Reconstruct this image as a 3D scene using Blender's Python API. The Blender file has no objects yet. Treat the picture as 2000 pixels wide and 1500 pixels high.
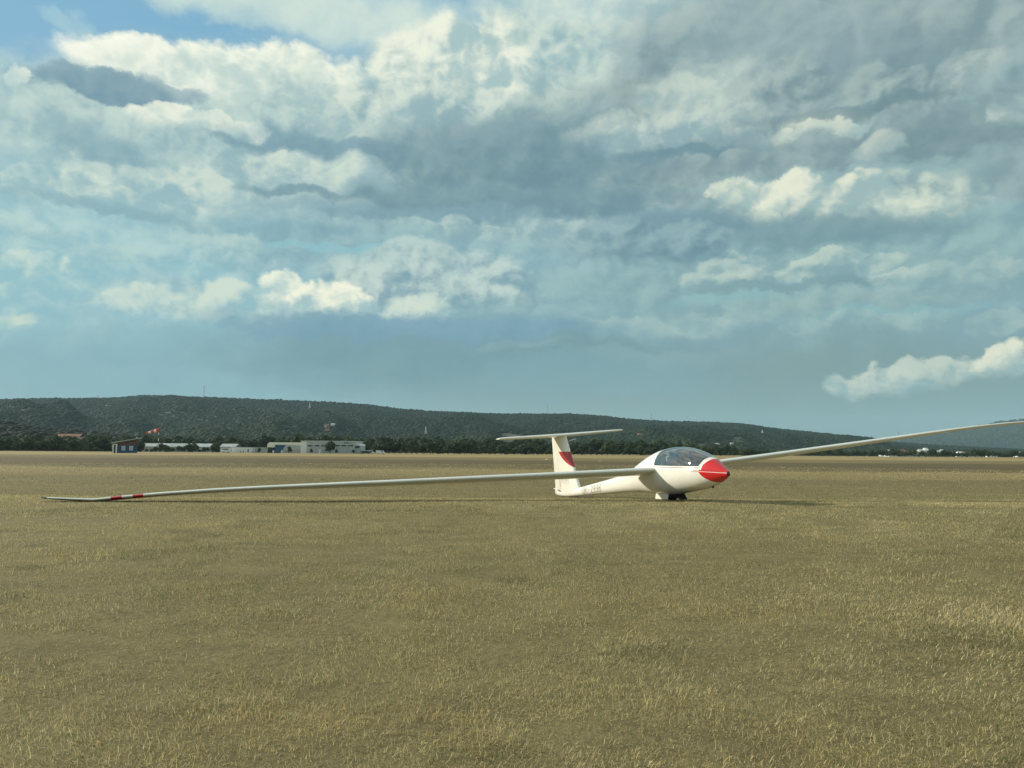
import bpy, bmesh, math, random
import numpy as np
from mathutils import Vector, Matrix

random.seed(7)
rng = np.random.default_rng(11)
scene = bpy.context.scene
COL = scene.collection

# ------------------------------------------------------------------ camera
FPX, CXP, CYP, EYE = 1450.0, 1000.0, 750.0, 0.85
roll = math.atan(0.007)
pitch = math.atan((878 + 7 - CYP) * math.cos(roll) / FPX)
FWD = np.array([0, math.cos(pitch), math.sin(pitch)])
UP0 = np.array([0, -math.sin(pitch), math.cos(pitch)])
RT = math.cos(roll) * np.array([1., 0, 0]) + math.sin(roll) * UP0
UPV = -math.sin(roll) * np.array([1., 0, 0]) + math.cos(roll) * UP0
cam_data = bpy.data.cameras.new('camera')
cam_data.sensor_width = 36.0
cam_data.lens = FPX / 2000 * 36.0
cam_data.clip_start = 0.05
cam_data.clip_end = 60000
cam = bpy.data.objects.new('camera', cam_data)
COL.objects.link(cam)
cam.matrix_world = Matrix(((RT[0], UPV[0], -FWD[0], 0), (RT[1], UPV[1], -FWD[1], 0), (RT[2], UPV[2], -FWD[2], EYE), (0, 0, 0, 1)))
scene.camera = cam


def at(px, py, Y):
    """world point seen at photo pixel (2000 x 1500) standing Y metres down the field"""
    d = RT * (px - CXP) - UPV * (py - CYP) + FWD * FPX
    t = Y / d[1]
    return Vector((d[0] * t, Y, EYE + d[2] * t))


def srgb(r, g, b):
    f = lambda c: c / 255 / 12.92 if c / 255 <= 0.04045 else ((c / 255 + 0.055) / 1.055) ** 2.4
    return (f(r), f(g), f(b))


# ------------------------------------------------------------------ sun + exposure
SUN_EL, SUN_AZ = math.radians(22.0), math.radians(-65.0)     # azimuth from +Y towards +X
sdir = Vector((math.sin(SUN_AZ) * math.cos(SUN_EL), math.cos(SUN_AZ) * math.cos(SUN_EL), math.sin(SUN_EL)))
sun_data = bpy.data.lights.new('sun', 'SUN')
sun_data.energy = 5.0
sun_data.angle = math.radians(0.5)
sun_data.color = (1.0, 0.93, 0.78)
sun = bpy.data.objects.new('sun', sun_data)
COL.objects.link(sun)
sun.rotation_euler = (-sdir).to_track_quat('-Z', 'Y').to_euler()
sun.location = sdir * 50
scene.view_settings.view_transform = 'Standard'
scene.view_settings.look = 'None'
scene.view_settings.exposure = 0.2
scene.view_settings.gamma = 1.0
scene.view_settings.use_curve_mapping = False
scene.render.engine = 'CYCLES'
scene.cycles.max_bounces = 6
scene.cycles.diffuse_bounces = 3
scene.cycles.transparent_max_bounces = 16
scene.cycles.volume_bounces = 1
scene.cycles.use_denoising = True
scene.cycles.denoising_prefilter = 'NONE'
scene.cycles.denoising_input_passes = 'RGB_ALBEDO_NORMAL'

# ------------------------------------------------------------------ world: sky + clouds
world = bpy.data.worlds.new('World')
scene.world = world
world.use_nodes = True
NT = world.node_tree
NT.nodes.clear()


class X:
    """tiny expression wrapper round float sockets"""
    nt = NT

    def __init__(s, v): s.v = v

    @staticmethod
    def op(o, *a, clamp=False):
        n = X.nt.nodes.new('ShaderNodeMath'); n.operation = o; n.use_clamp = clamp
        for i, q in enumerate(a):
            q = q.v if isinstance(q, X) else q
            if isinstance(q, (int, float)): n.inputs[i].default_value = q
            else: X.nt.links.new(q, n.inputs[i])
        return X(n.outputs[0])

    def __add__(s, o): return X.op('ADD', s, o)
    __radd__ = __add__
    def __sub__(s, o): return X.op('SUBTRACT', s, o)
    def __rsub__(s, o): return X.op('SUBTRACT', o, s)
    def __mul__(s, o): return X.op('MULTIPLY', s, o)
    __rmul__ = __mul__
    def __truediv__(s, o): return X.op('DIVIDE', s, o)
    def sq(s): return X.op('MULTIPLY', s, s)
    def clamp(s): return X.op('ADD', s, 0.0, clamp=True)


def smooth(x, a, b):
    n = X.nt.nodes.new('ShaderNodeMapRange'); n.interpolation_type = 'SMOOTHSTEP'
    X.nt.links.new(x.v, n.inputs[0])
    n.inputs[1].default_value = a; n.inputs[2].default_value = b
    return X(n.outputs[0])


def vec(x, y, z):
    n = X.nt.nodes.new('ShaderNodeCombineXYZ')
    for i, q in enumerate((x, y, z)):
        q = q.v if isinstance(q, X) else q
        if isinstance(q, (int, float)): n.inputs[i].default_value = q
        else: X.nt.links.new(q, n.inputs[i])
    return n.outputs[0]


def noise(v, scale, detail=6, rough=0.55, dist=0.0, ntype='FBM', lac=2.0):
    n = X.nt.nodes.new('ShaderNodeTexNoise'); n.noise_type = ntype
    X.nt.links.new(v, n.inputs['Vector'])
    n.inputs['Scale'].default_value = scale; n.inputs['Detail'].default_value = detail
    n.inputs['Roughness'].default_value = rough; n.inputs['Distortion'].default_value = dist
    n.inputs['Lacunarity'].default_value = lac
    return n


def sep(v):
    n = X.nt.nodes.new('ShaderNodeSeparateXYZ'); X.nt.links.new(v, n.inputs[0])
    return [X(o) for o in n.outputs]


def sepc(v):
    n = X.nt.nodes.new('ShaderNodeSeparateColor'); X.nt.links.new(v, n.inputs[0])
    return [X(o) for o in n.outputs]


def mixc(f, a, b):
    n = X.nt.nodes.new('ShaderNodeMix'); n.data_type = 'RGBA'
    for sock, q in ((n.inputs[0], f), (n.inputs[6], a), (n.inputs[7], b)):
        q = q.v if isinstance(q, X) else q
        if isinstance(q, (int, float)): sock.default_value = q
        elif isinstance(q, (tuple, list)): sock.default_value = (*q[:3], 1)
        else: X.nt.links.new(q, sock)
    return n.outputs[2]


SKY_STRENGTH = 0.1
WS = 1.0 / SKY_STRENGTH / 2 ** scene.view_settings.exposure
tc = NT.nodes.new('ShaderNodeTexCoord')
dx, dy, dz = sep(tc.outputs['Generated'])
sky = NT.nodes.new('ShaderNodeTexSky'); sky.sky_type = 'NISHITA'; sky.sun_disc = False
sky.sun_elevation = SUN_EL; sky.sun_rotation = SUN_AZ
sky.air_density = 1.0; sky.dust_density = 1.0; sky.ozone_density = 1.0
az = X.op('ARCTAN2', dx, dy) * 57.29578
el = X.op('ARCSINE', dz) * 57.29578


def px2ang(px, py):
    p = at(px, py, 1000.0)
    return math.degrees(math.atan2(p.x, p.y)), math.degrees(math.atan2(p.z - EYE, math.hypot(p.x, p.y)))


# noise fields on the sphere of directions, flattened towards the horizon
flat = vec(dx, dy, dz * 1.3)
wrp = sepc(noise(flat, 3.2, 7, 0.58).outputs['Color'])
wrp2 = sepc(noise(flat, 17.0, 5.5, 0.62).outputs['Color'])


def heap(v):
    """billowing heaps: folded noise, round tops and creases between, 0 .. about 1"""
    h = 0.0; amp = 1.0
    for sc in (9.0, 19.0, 41.0, 86.0):
        h = X.op('ABSOLUTE', X(noise(v, sc, 0.0, 0.5).outputs['Fac']) - 0.5) * (2.2 * amp) + h
        amp *= 0.52
    return h


# each heap is brighter on the side turned to the sun
wx, wy = (wrp2[0] - 0.5) * 0.03, (wrp2[1] - 0.5) * 0.03
heap0 = heap(vec(dx + wx, dy, dz * 1.2 + wy))
heap1 = heap(vec(dx + wx - 0.009, dy + 0.003, dz * 1.2 + wy + 0.011))
puff = heap0 - heap1
bil = 0.5 - heap0
ua = az + (wrp[0] - 0.5) * 7.5 + (wrp2[0] - 0.5) * 3.6
va = el + (wrp[1] - 0.5) * 4.2 + (wrp2[1] - 0.5) * 2.2 + bil * 1.0
uc = az + (wrp[0] - 0.5) * 6.0 + (wrp2[0] - 0.5) * 3.2
vc = el + (wrp[1] - 0.5) * 3.0 + (wrp2[1] - 0.5) * 1.9 + bil * 1.4
# relief: the same noise a little further towards the sun
off = vec(dx - 0.020, dy + 0.004, dz * 1.3 + 0.018)
n_a = X(noise(flat, 9.0, 6, 0.6).outputs['Fac'])
n_b = X(noise(off, 9.0, 6, 0.6).outputs['Fac'])
relief = (n_a - n_b)
off2 = vec(dx - 0.007, dy + 0.0015, dz * 1.3 + 0.008)
relief2 = X(noise(flat, 30.0, 4, 0.6).outputs['Fac']) - X(noise(off2, 30.0, 4, 0.6).outputs['Fac'])
fine = X(noise(vec(dx, dy, dz * 1.7), 6.0, 7, 0.6).outputs['Fac']) - 0.5

cov = X(noise(flat, 2.1, 6, 0.56).outputs['Fac'])
base = mixc(0.85, sky.outputs[0], tuple(c * WS for c in srgb(122, 178, 208)))
acc = base


def cc(r, g, b): return tuple(c * WS for c in srgb(min(255, r * 1.015), min(255, g * 1.02), b * 0.99))


# sky-wide broken cloud, made brighter outside the frame to lift the ambient light
outside = (1.0 - smooth(X.op('ABSOLUTE', az), 36.0, 50.0) * 1.0)
outside = 1.0 - outside * (1.0 - smooth(el, 30.0, 40.0)) * smooth(el, -2.0, 0.5)
gen_col = mixc(smooth(fine + relief * 0.8, -0.16, 0.2), cc(160, 178, 186), cc(250, 248, 238))
acc = mixc((smooth(cov, 0.34, 0.52) * outside * 0.93), acc, gen_col)

SOFT, CUM = 0, 1
shade = relief * 2.2 + fine * 1.0 + relief2 * 0.8 + puff * 1.7
UVS, UVC = vec(ua, va, 0.0), vec(uc, vc, 0.0)


def cloud_group(kind):
    """node group: lay one warped ellipse of cloud, bright towards the sun and dark at its base, over what is behind it"""
    g = bpy.data.node_groups.new('cumulus' if kind else 'soft_cloud', 'ShaderNodeTree')
    for nm, st in (('behind', 'NodeSocketColor'), ('uv', 'NodeSocketVector'), ('shade', 'NodeSocketFloat'), ('scale', 'NodeSocketVector'),
                   ('offset', 'NodeSocketVector'), ('top', 'NodeSocketColor'), ('base', 'NodeSocketColor'), ('opacity', 'NodeSocketFloat'),
                   ('edge', 'NodeSocketFloat'), ('core', 'NodeSocketFloat'), ('relief', 'NodeSocketFloat')):
        g.interface.new_socket(nm, in_out='INPUT', socket_type=st)
    g.interface.new_socket('sky', in_out='OUTPUT', socket_type='NodeSocketColor')
    gi = g.nodes.new('NodeGroupInput'); go = g.nodes.new('NodeGroupOutput')
    I = gi.outputs
    L = g.links.new

    def vm(op, *a):
        n = g.nodes.new('ShaderNodeVectorMath'); n.operation = op
        for i, q in enumerate(a):
            if isinstance(q, tuple): n.inputs[i].default_value = q
            else: L(q, n.inputs[i])
        return n
    t = vm('MULTIPLY_ADD', I['uv'], I['scale'], I['offset']).outputs['Vector']
    q = vm('DOT_PRODUCT', t, t).outputs['Value']
    al = g.nodes.new('ShaderNodeMapRange'); al.interpolation_type = 'SMOOTHSTEP'
    L(q, al.inputs[0]); L(I['edge'], al.inputs[1]); L(I['core'], al.inputs[2]); al.inputs[3].default_value = 0.0
    L(I['opacity'], al.inputs[4])
    alpha = al.outputs[0]
    if kind == CUM:
        ty = vm('DOT_PRODUCT', t, (0.0, 1.0, 0.0)).outputs['Value']
        bf = g.nodes.new('ShaderNodeMapRange'); bf.interpolation_type = 'SMOOTHSTEP'
        L(ty, bf.inputs[0]); bf.inputs[1].default_value = -0.95; bf.inputs[2].default_value = -0.15
        m = g.nodes.new('ShaderNodeMath'); m.operation = 'MULTIPLY'; L(alpha, m.inputs[0]); L(bf.outputs[0], m.inputs[1])
        alpha = m.outputs[0]
    d = vm('DOT_PRODUCT', t, (-0.14, 0.42, 0.0)).outputs['Value']
    m = g.nodes.new('ShaderNodeMath'); m.operation = 'MULTIPLY_ADD'
    L(I['shade'], m.inputs[0]); L(I['relief'], m.inputs[1]); L(d, m.inputs[2])
    r = g.nodes.new('ShaderNodeMapRange'); r.interpolation_type = 'SMOOTHSTEP'
    L(m.outputs[0], r.inputs[0]); r.inputs[1].default_value = -0.75; r.inputs[2].default_value = 0.75
    c = g.nodes.new('ShaderNodeMix'); c.data_type = 'RGBA'
    L(r.outputs[0], c.inputs[0]); L(I['base'], c.inputs[6]); L(I['top'], c.inputs[7])
    o = g.nodes.new('ShaderNodeMix'); o.data_type = 'RGBA'
    L(alpha, o.inputs[0]); L(I['behind'], o.inputs[6]); L(c.outputs[2], o.inputs[7])
    L(o.outputs[2], go.inputs[0])
    return g


GROUPS = (cloud_group(SOFT), cloud_group(CUM))


CLOUDS = []


def cloud(px, py, rx, ry, top, bot, kind=SOFT, op=1.0, soft=0.55, rel=1.0):
    """one cloud: photo pixel centre and radii, sunlit-top and shaded-base colours"""
    u0, v0 = px2ang(px, py)
    CLOUDS.append((u0, v0, rx / 25.3 * math.cos(math.radians(u0)) ** 2, ry / 25.3, top, bot, kind, op, soft, rel))


#CLOUDS
# low hazy air and veil
cloud(300, 760, 900, 150, (140, 178, 190), (116, 158, 174), op=0.9, soft=0.9, rel=0.3)
cloud(1500, 780, 1000, 190, (122, 148, 151), (110, 140, 146), op=0.97, soft=0.9, rel=0.3)
cloud(900, 690, 600, 90, (116, 150, 162), (103, 138, 153), op=0.92, soft=0.9, rel=0.4)
cloud(150, 480, 700, 190, (182, 210, 212), (144, 186, 200), op=0.92, soft=0.8)
cloud(1000, 480, 700, 120, (156, 187, 194), (126, 162, 178), op=0.95, soft=0.8)
cloud(1150, 600, 520, 70, (150, 182, 188), (124, 160, 174), op=0.95, soft=0.8)
cloud(1700, 520, 700, 160, (150, 180, 184), (124, 158, 170), op=0.97, soft=0.8)
# top bank and thin sheet
cloud(520, 8, 540, 56, (214, 228, 222), (188, 210, 214), op=0.97, soft=0.8, rel=0.6)
cloud(1180, 30, 330, 80, (214, 226, 220), (172, 198, 206), op=0.95, soft=0.8)
cloud(20, 235, 280, 100, (190, 214, 216), (154, 190, 204), op=0.9, soft=0.9)
cloud(280, 92, 170, 14, (196, 216, 218), (168, 200, 212), op=0.6, soft=0.9)
cloud(150, 50, 90, 16, (170, 204, 218), (150, 192, 212), op=0.6, soft=0.9)
# great mass across the middle
cloud(1000, 290, 900, 170, (194, 210, 206), (128, 158, 172), soft=0.6)
cloud(350, 280, 450, 130, (194, 212, 210), (146, 178, 190), op=0.97, soft=0.7)
cloud(1620, 170, 640, 240, (160, 178, 182), (122, 147, 158), soft=0.5, rel=0.8)
cloud(1020, 120, 190, 80, (206, 220, 214), (150, 180, 190), CUM, op=0.95, rel=1.2)
cloud(880, 135, 190, 88, (238, 240, 228), (166, 192, 198), CUM, rel=1.3)
cloud(620, 165, 180, 66, (242, 244, 232), (172, 198, 204), CUM, rel=1.3)
cloud(330, 138, 250, 50, (252, 252, 240), (204, 218, 214), CUM, rel=0.8)
cloud(470, 152, 170, 56, (250, 250, 238), (190, 210, 210), CUM, rel=1.0)
cloud(720, 205, 280, 60, (210, 222, 216), (160, 188, 196), op=0.85, soft=0.9, rel=1.2)
cloud(200, 168, 170, 26, (132, 162, 180), (108, 142, 164), op=0.9, soft=0.5, rel=0.7)
cloud(330, 180, 90, 14, (140, 168, 184), (116, 148, 168), op=0.7, soft=0.8, rel=0.7)
cloud(38, 142, 30, 20, (232, 240, 230), (196, 214, 214), CUM, op=0.8)
cloud(640, 288, 380, 30, (132, 164, 180), (110, 146, 166), op=0.95, soft=0.8, rel=0.6)
cloud(200, 290, 160, 26, (140, 172, 186), (122, 158, 176), op=0.7, soft=0.9, rel=0.6)
cloud(1020, 300, 350, 100, (130, 158, 170), (104, 136, 153), op=0.97, soft=0.9, rel=0.7)
cloud(900, 385, 330, 36, (126, 156, 169), (104, 137, 155), op=0.9, soft=0.9, rel=0.6)
cloud(1130, 395, 220, 34, (122, 152, 165), (100, 134, 153), op=0.85, soft=0.9, rel=0.6)
cloud(640, 335, 170, 34, (204, 218, 212), (158, 186, 196), op=0.85, soft=0.8, rel=1.2)
cloud(330, 232, 120, 30, (238, 240, 228), (180, 204, 208), CUM, op=0.9, rel=1.2)
cloud(450, 250, 90, 22, (226, 232, 222), (176, 200, 206), CUM, op=0.8, rel=1.2)
cloud(260, 370, 220, 40, (204, 218, 212), (150, 184, 196), op=0.8, soft=0.9, rel=1.2)
cloud(560, 400, 240, 22, (176, 200, 204), (140, 174, 188), op=0.7, soft=0.9)
# right-hand grey mass
cloud(1500, 80, 260, 110, (156, 176, 182), (134, 158, 169), op=0.9, soft=0.8, rel=0.8)
cloud(1760, 135, 170, 75, (132, 156, 166), (112, 138, 152), op=0.9, soft=0.9, rel=0.8)
cloud(1860, 295, 270, 60, (130, 154, 163), (108, 136, 149), op=0.95, soft=0.9, rel=0.8)
cloud(1370, 185, 170, 60, (204, 216, 208), (160, 186, 192), op=0.75, soft=0.9, rel=1.2)
cloud(1270, 260, 170, 36, (200, 212, 206), (144, 172, 184), op=0.8, soft=0.9, rel=1.2)
cloud(1590, 250, 110, 22, (214, 220, 208), (170, 192, 194), op=0.85, soft=0.8, rel=1.0)
cloud(1690, 290, 80, 22, (206, 214, 204), (166, 188, 191), op=0.6, soft=0.7, rel=1.0)
cloud(1900, 150, 90, 50, (200, 212, 206), (156, 180, 187), op=0.8, soft=0.8, rel=1.2)
cloud(1990, 200, 60, 40, (226, 230, 218), (170, 192, 196), CUM, op=0.9, rel=1.3)
# middle cumulus rows
cloud(1640, 350, 380, 30, (160, 186, 191), (142, 172, 181), op=0.8, soft=0.8)
cloud(1640, 402, 330, 54, (192, 206, 202), (142, 169, 177), op=0.9, soft=0.8, rel=1.2)
cloud(1640, 405, 300, 58, (200, 211, 202), (132, 162, 172), CUM, rel=1.3)
cloud(1430, 390, 60, 34, (224, 228, 212), (160, 186, 190), CUM, op=0.9, rel=1.3)
cloud(1530, 382, 90, 44, (230, 231, 216), (162, 187, 190), CUM, rel=1.4)
cloud(1660, 385, 110, 46, (222, 226, 212), (154, 180, 185), CUM, rel=1.4)
cloud(1770, 398, 90, 34, (220, 226, 212), (156, 182, 186), CUM, op=0.9, rel=1.4)
cloud(1290, 472, 220, 56, (122, 152, 168), (100, 136, 155), op=0.95, soft=0.8, rel=0.7)
cloud(1600, 466, 300, 36, (126, 156, 167), (108, 142, 157), op=0.92, soft=0.8, rel=0.7)
cloud(820, 415, 360, 22, (130, 162, 178), (112, 148, 168), op=0.85, soft=0.9, rel=0.6)
cloud(1120, 465, 170, 40, (168, 192, 196), (140, 171, 182), op=0.8, soft=0.9)
cloud(1420, 530, 110, 22, (192, 206, 200), (136, 167, 176), CUM, op=0.7, rel=1.3)
cloud(1640, 522, 140, 22, (196, 210, 200), (146, 175, 182), CUM, op=0.7, rel=1.3)
cloud(1440, 562, 140, 12, (126, 158, 170), (114, 148, 162), op=0.7, soft=0.9, rel=0.5)
cloud(1440, 592, 170, 13, (134, 180, 190), (128, 175, 186), op=0.5, soft=0.9, rel=0.1)
cloud(1730, 622, 240, 12, (136, 182, 189), (130, 177, 186), op=0.6, soft=0.9, rel=0.1)
cloud(1700, 594, 300, 18, (160, 184, 184), (134, 164, 172), op=0.75, soft=0.9)
cloud(1300, 634, 330, 20, (176, 196, 192), (140, 170, 179), op=0.65, soft=0.9)
cloud(440, 466, 140, 18, (200, 218, 214), (156, 190, 199), op=0.65, soft=0.9)
cloud(640, 478, 160, 11, (142, 198, 213), (138, 193, 210), op=0.5, soft=0.9, rel=0.1)
cloud(80, 450, 120, 24, (188, 212, 211), (148, 185, 197), op=0.7, soft=0.9)
# low cumulus bank
cloud(560, 596, 340, 40, (186, 207, 207), (140, 177, 191), op=0.85, soft=0.8, rel=1.2)
cloud(820, 545, 230, 70, (186, 206, 207), (122, 157, 175), CUM, op=0.95, rel=1.3)
cloud(940, 570, 130, 40, (172, 196, 200), (122, 157, 174), CUM, op=0.9, rel=1.3)
cloud(330, 604, 180, 36, (206, 221, 213), (140, 182, 198), CUM, op=0.9, rel=1.3)
cloud(470, 582, 120, 42, (212, 224, 214), (146, 185, 198), CUM, op=0.9, rel=1.3)
cloud(545, 560, 46, 38, (238, 240, 224), (160, 194, 203), CUM, rel=1.3)
cloud(640, 586, 100, 42, (246, 244, 226), (164, 194, 201), CUM, rel=1.4)
cloud(760, 596, 120, 32, (214, 224, 213), (148, 181, 193), CUM, op=0.95, rel=1.4)
cloud(830, 642, 470, 32, (124, 161, 181), (106, 146, 170), op=0.92, soft=0.8, rel=0.5)
cloud(100, 550, 140, 38, (208, 223, 214), (146, 189, 203), CUM, op=0.85, rel=1.2)
cloud(40, 624, 44, 20, (212, 222, 210), (156, 196, 204), op=0.8, soft=0.8, rel=1.2)
cloud(1000, 678, 130, 12, (150, 178, 186), (126, 160, 175), op=0.35, soft=0.95)
cloud(1290, 694, 190, 18, (144, 176, 184), (120, 156, 169), op=0.5, soft=0.95, rel=0.4)
cloud(1150, 735, 320, 44, (122, 158, 171), (114, 152, 165), op=0.7, soft=0.9, rel=0.3)
# small clouds low on the right
cloud(1715, 738, 90, 30, (208, 215, 203), (138, 170, 177), CUM, op=0.9, rel=1.4)
cloud(1840, 732, 110, 38, (202, 211, 200), (136, 169, 176), CUM, op=0.9, rel=1.4)
cloud(1965, 714, 55, 42, (230, 229, 211), (150, 178, 182), CUM, rel=1.4)


def bank(x0, x1, base, h, n, top, bot, seed, op=0.9, dark=None):
    """a row of heaped lumps over one flat, shaded base"""
    r = random.Random(seed)
    for k in range(n):
        px_ = x0 + (x1 - x0) * (k + r.uniform(.15, .85)) / n
        hh = h * r.uniform(.55, 1.0)
        rx = max(34, (x1 - x0) / n * r.uniform(.55, .95))
        cloud(px_, base - hh * .55, rx, hh * .62, top, bot, CUM, op=op * r.uniform(.8, 1.0), rel=1.35)
    if dark: cloud((x0 + x1) / 2, base + 8, (x1 - x0) * .55, 13, dark, tuple(c - 10 for c in dark), op=0.75, soft=0.9, rel=0.5)


bank(40, 430, 405, 70, 5, (210, 222, 214), (148, 182, 195), 1, dark=(140, 174, 188))
bank(430, 690, 360, 52, 4, (208, 220, 212), (150, 180, 192), 2, dark=(112, 146, 165))
bank(1190, 1470, 295, 90, 4, (200, 212, 206), (144, 172, 183), 3, op=0.55, dark=(108, 142, 160))
bank(1420, 1920, 215, 110, 5, (164, 182, 184), (114, 140, 152), 4, op=0.8, dark=(110, 138, 151))
bank(1130, 1400, 512, 80, 4, (146, 174, 184), (100, 135, 154), 5, op=0.85)
bank(640, 1010, 604, 92, 5, (196, 212, 210), (124, 158, 175), 6, op=0.8)
bank(1310, 1760, 562, 46, 6, (188, 204, 198), (128, 160, 171), 7, op=0.75, dark=(118, 152, 164))
bank(880, 1180, 478, 52, 4, (182, 202, 202), (136, 167, 180), 8, op=0.75)
bank(650, 1000, 232, 100, 5, (214, 224, 216), (140, 170, 183), 9, op=0.7)
bank(1800, 2080, 560, 60, 4, (168, 190, 190), (128, 160, 170), 10, op=0.75)
bank(1560, 2060, 655, 40, 6, (166, 188, 187), (128, 160, 169), 11, op=0.6)
bank(180, 560, 520, 40, 4, (180, 206, 208), (140, 180, 194), 12, op=0.6)
cloud(545, 562, 42, 34, (240, 241, 225), (160, 194, 203), CUM, rel=1.3)
cloud(640, 588, 90, 38, (248, 246, 228), (164, 194, 201), CUM, rel=1.4)
cloud(2040, 330, 160, 50, (150, 172, 179), (124, 150, 160), op=0.95, soft=0.8)
cloud(2060, 150, 200, 60, (150, 174, 181), (122, 150, 161), op=0.9, soft=0.8)
#END_CLOUDS

hz = X.op('POWER', (1.0 - X.op('ABSOLUTE', dz)).clamp(), 26.0) * 0.45     # air light thickening towards the horizon


def sky_tile(clouds, k):
    """one tile of sky: the clouds that reach into it, laid back to front (tiles join without a seam)"""
    g = bpy.data.node_groups.new('sky_tile', 'ShaderNodeTree')
    for nm, st in (('sky', 'NodeSocketColor'), ('uv0', 'NodeSocketVector'), ('uv1', 'NodeSocketVector'), ('shade', 'NodeSocketFloat'), ('hz', 'NodeSocketFloat')):
        g.interface.new_socket(nm, in_out='INPUT', socket_type=st)
    g.interface.new_socket('shader', in_out='OUTPUT', socket_type='NodeSocketShader')
    I = g.nodes.new('NodeGroupInput').outputs
    acc = I['sky']
    for u0, v0, a, b, top, bot, kind, op, soft, rel in clouds:
        a *= 1 + 2e-5 * k; b *= 1 + 2e-5 * k; u0 += 1e-5 * k
        n = g.nodes.new('ShaderNodeGroup'); n.node_tree = GROUPS[kind]
        for sock, q in (('behind', acc), ('uv', I['uv%d' % kind]), ('shade', I['shade'])): g.links.new(q, n.inputs[sock])
        n.inputs['scale'].default_value = (1 / a, 1 / b, 0)
        n.inputs['offset'].default_value = (-u0 / a, -v0 / b, 0)
        n.inputs['top'].default_value = (*cc(*top), 1); n.inputs['base'].default_value = (*cc(*bot), 1)
        n.inputs['opacity'].default_value = op
        n.inputs['edge'].default_value = 1.0 if kind else 1.15
        n.inputs['core'].default_value = 1 - soft * (0.85 if kind else 1.0)
        n.inputs['relief'].default_value = rel
        acc = n.outputs[0]
    m = g.nodes.new('ShaderNodeMix'); m.data_type = 'RGBA'
    g.links.new(I['hz'], m.inputs[0]); g.links.new(acc, m.inputs[6]); m.inputs[7].default_value = (*cc(*AIR), 1)
    bg = g.nodes.new('ShaderNodeBackground'); bg.inputs['Strength'].default_value = SKY_STRENGTH
    g.links.new(m.outputs[2], bg.inputs['Color'])
    g.links.new(bg.outputs[0], g.nodes.new('NodeGroupOutput').inputs[0])
    n = NT.nodes.new('ShaderNodeGroup'); n.node_tree = g
    for i, q in enumerate((outer, UVS, UVC, shade.v, hz.v)): NT.links.new(q, n.inputs[i])
    return n.outputs[0]


AIR = (118, 144, 150)
outer = acc
AZ = [-90, -26, -13, 0, 13, 26, 90]
EL = [-90, 7.5, 12, 16, 20.5, 25, 90]
shader = sky_tile([], 0)
for i in range(len(AZ) - 1):
    column = None
    for j in range(len(EL) - 1):
        near = []
        for c in CLOUDS:
            mu = c[2] * 1.08 + (5.2 if c[6] == SOFT else 2.8)
            mv = c[3] * 1.08 + (2.6 if c[6] == SOFT else 1.9)
            if c[0] + mu > AZ[i] and c[0] - mu < AZ[i + 1] and c[1] + mv > EL[j] and c[1] - mv < EL[j + 1]: near.append(c)
        tile = sky_tile(near, 1 + i * 8 + j)
        if column is None:
            column = tile
        else:
            m = NT.nodes.new('ShaderNodeMixShader')
            NT.links.new(X.op('GREATER_THAN', el, float(EL[j])).v, m.inputs[0])
            NT.links.new(column, m.inputs[1]); NT.links.new(tile, m.inputs[2])
            column = m.outputs[0]
    m = NT.nodes.new('ShaderNodeMixShader')
    inside = X.op('GREATER_THAN', az, float(AZ[i])) * X.op('LESS_THAN', az, float(AZ[i + 1]))
    NT.links.new(inside.v, m.inputs[0]); NT.links.new(shader, m.inputs[1]); NT.links.new(column, m.inputs[2])
    shader = m.outputs[0]
wo = NT.nodes.new('ShaderNodeOutputWorld'); NT.links.new(shader, wo.inputs['Surface'])
world.cycles.sampling_method = 'NONE'
scene.cycles.adaptive_threshold = 0.015

# ------------------------------------------------------------------ helpers
def link(o, parent=None):
    COL.objects.link(o)
    if parent is not None: o.parent = parent
    return o


def tag(o, label, category, group=None):
    o['label'] = label; o['category'] = category
    if group: o['group'] = group
    return o


def empty(name, loc=(0, 0, 0), rz=0.0):
    o = bpy.data.objects.new(name, None)
    o.empty_display_size = 0.2
    o.location = loc; o.rotation_euler = (0, 0, rz)
    return link(o)


def mesh_np(name, verts, tris, mat, smooth_=False, attr=None):
    """fast triangle mesh from numpy arrays, with an optional per-vertex colour attribute"""
    me = bpy.data.meshes.new(name)
    nv, nt = len(verts), len(tris)
    me.vertices.add(nv); me.vertices.foreach_set('co', np.ascontiguousarray(verts, dtype=np.float32).ravel())
    me.loops.add(nt * 3); me.loops.foreach_set('vertex_index', np.ascontiguousarray(tris, dtype=np.int32).ravel())
    me.polygons.add(nt); me.polygons.foreach_set('loop_start', np.arange(0, nt * 3, 3, dtype=np.int32))
    me.polygons.foreach_set('use_smooth', np.full(nt, smooth_, dtype=bool))
    if attr is not None:
        a = me.attributes.new('tint', 'FLOAT_COLOR', 'POINT')
        c = np.ones((nv, 4), dtype=np.float32); c[:, :attr.shape[1]] = attr
        a.data.foreach_set('color', c.ravel())
    me.update(calc_edges=True)
    me.materials.append(mat)
    return me


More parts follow.
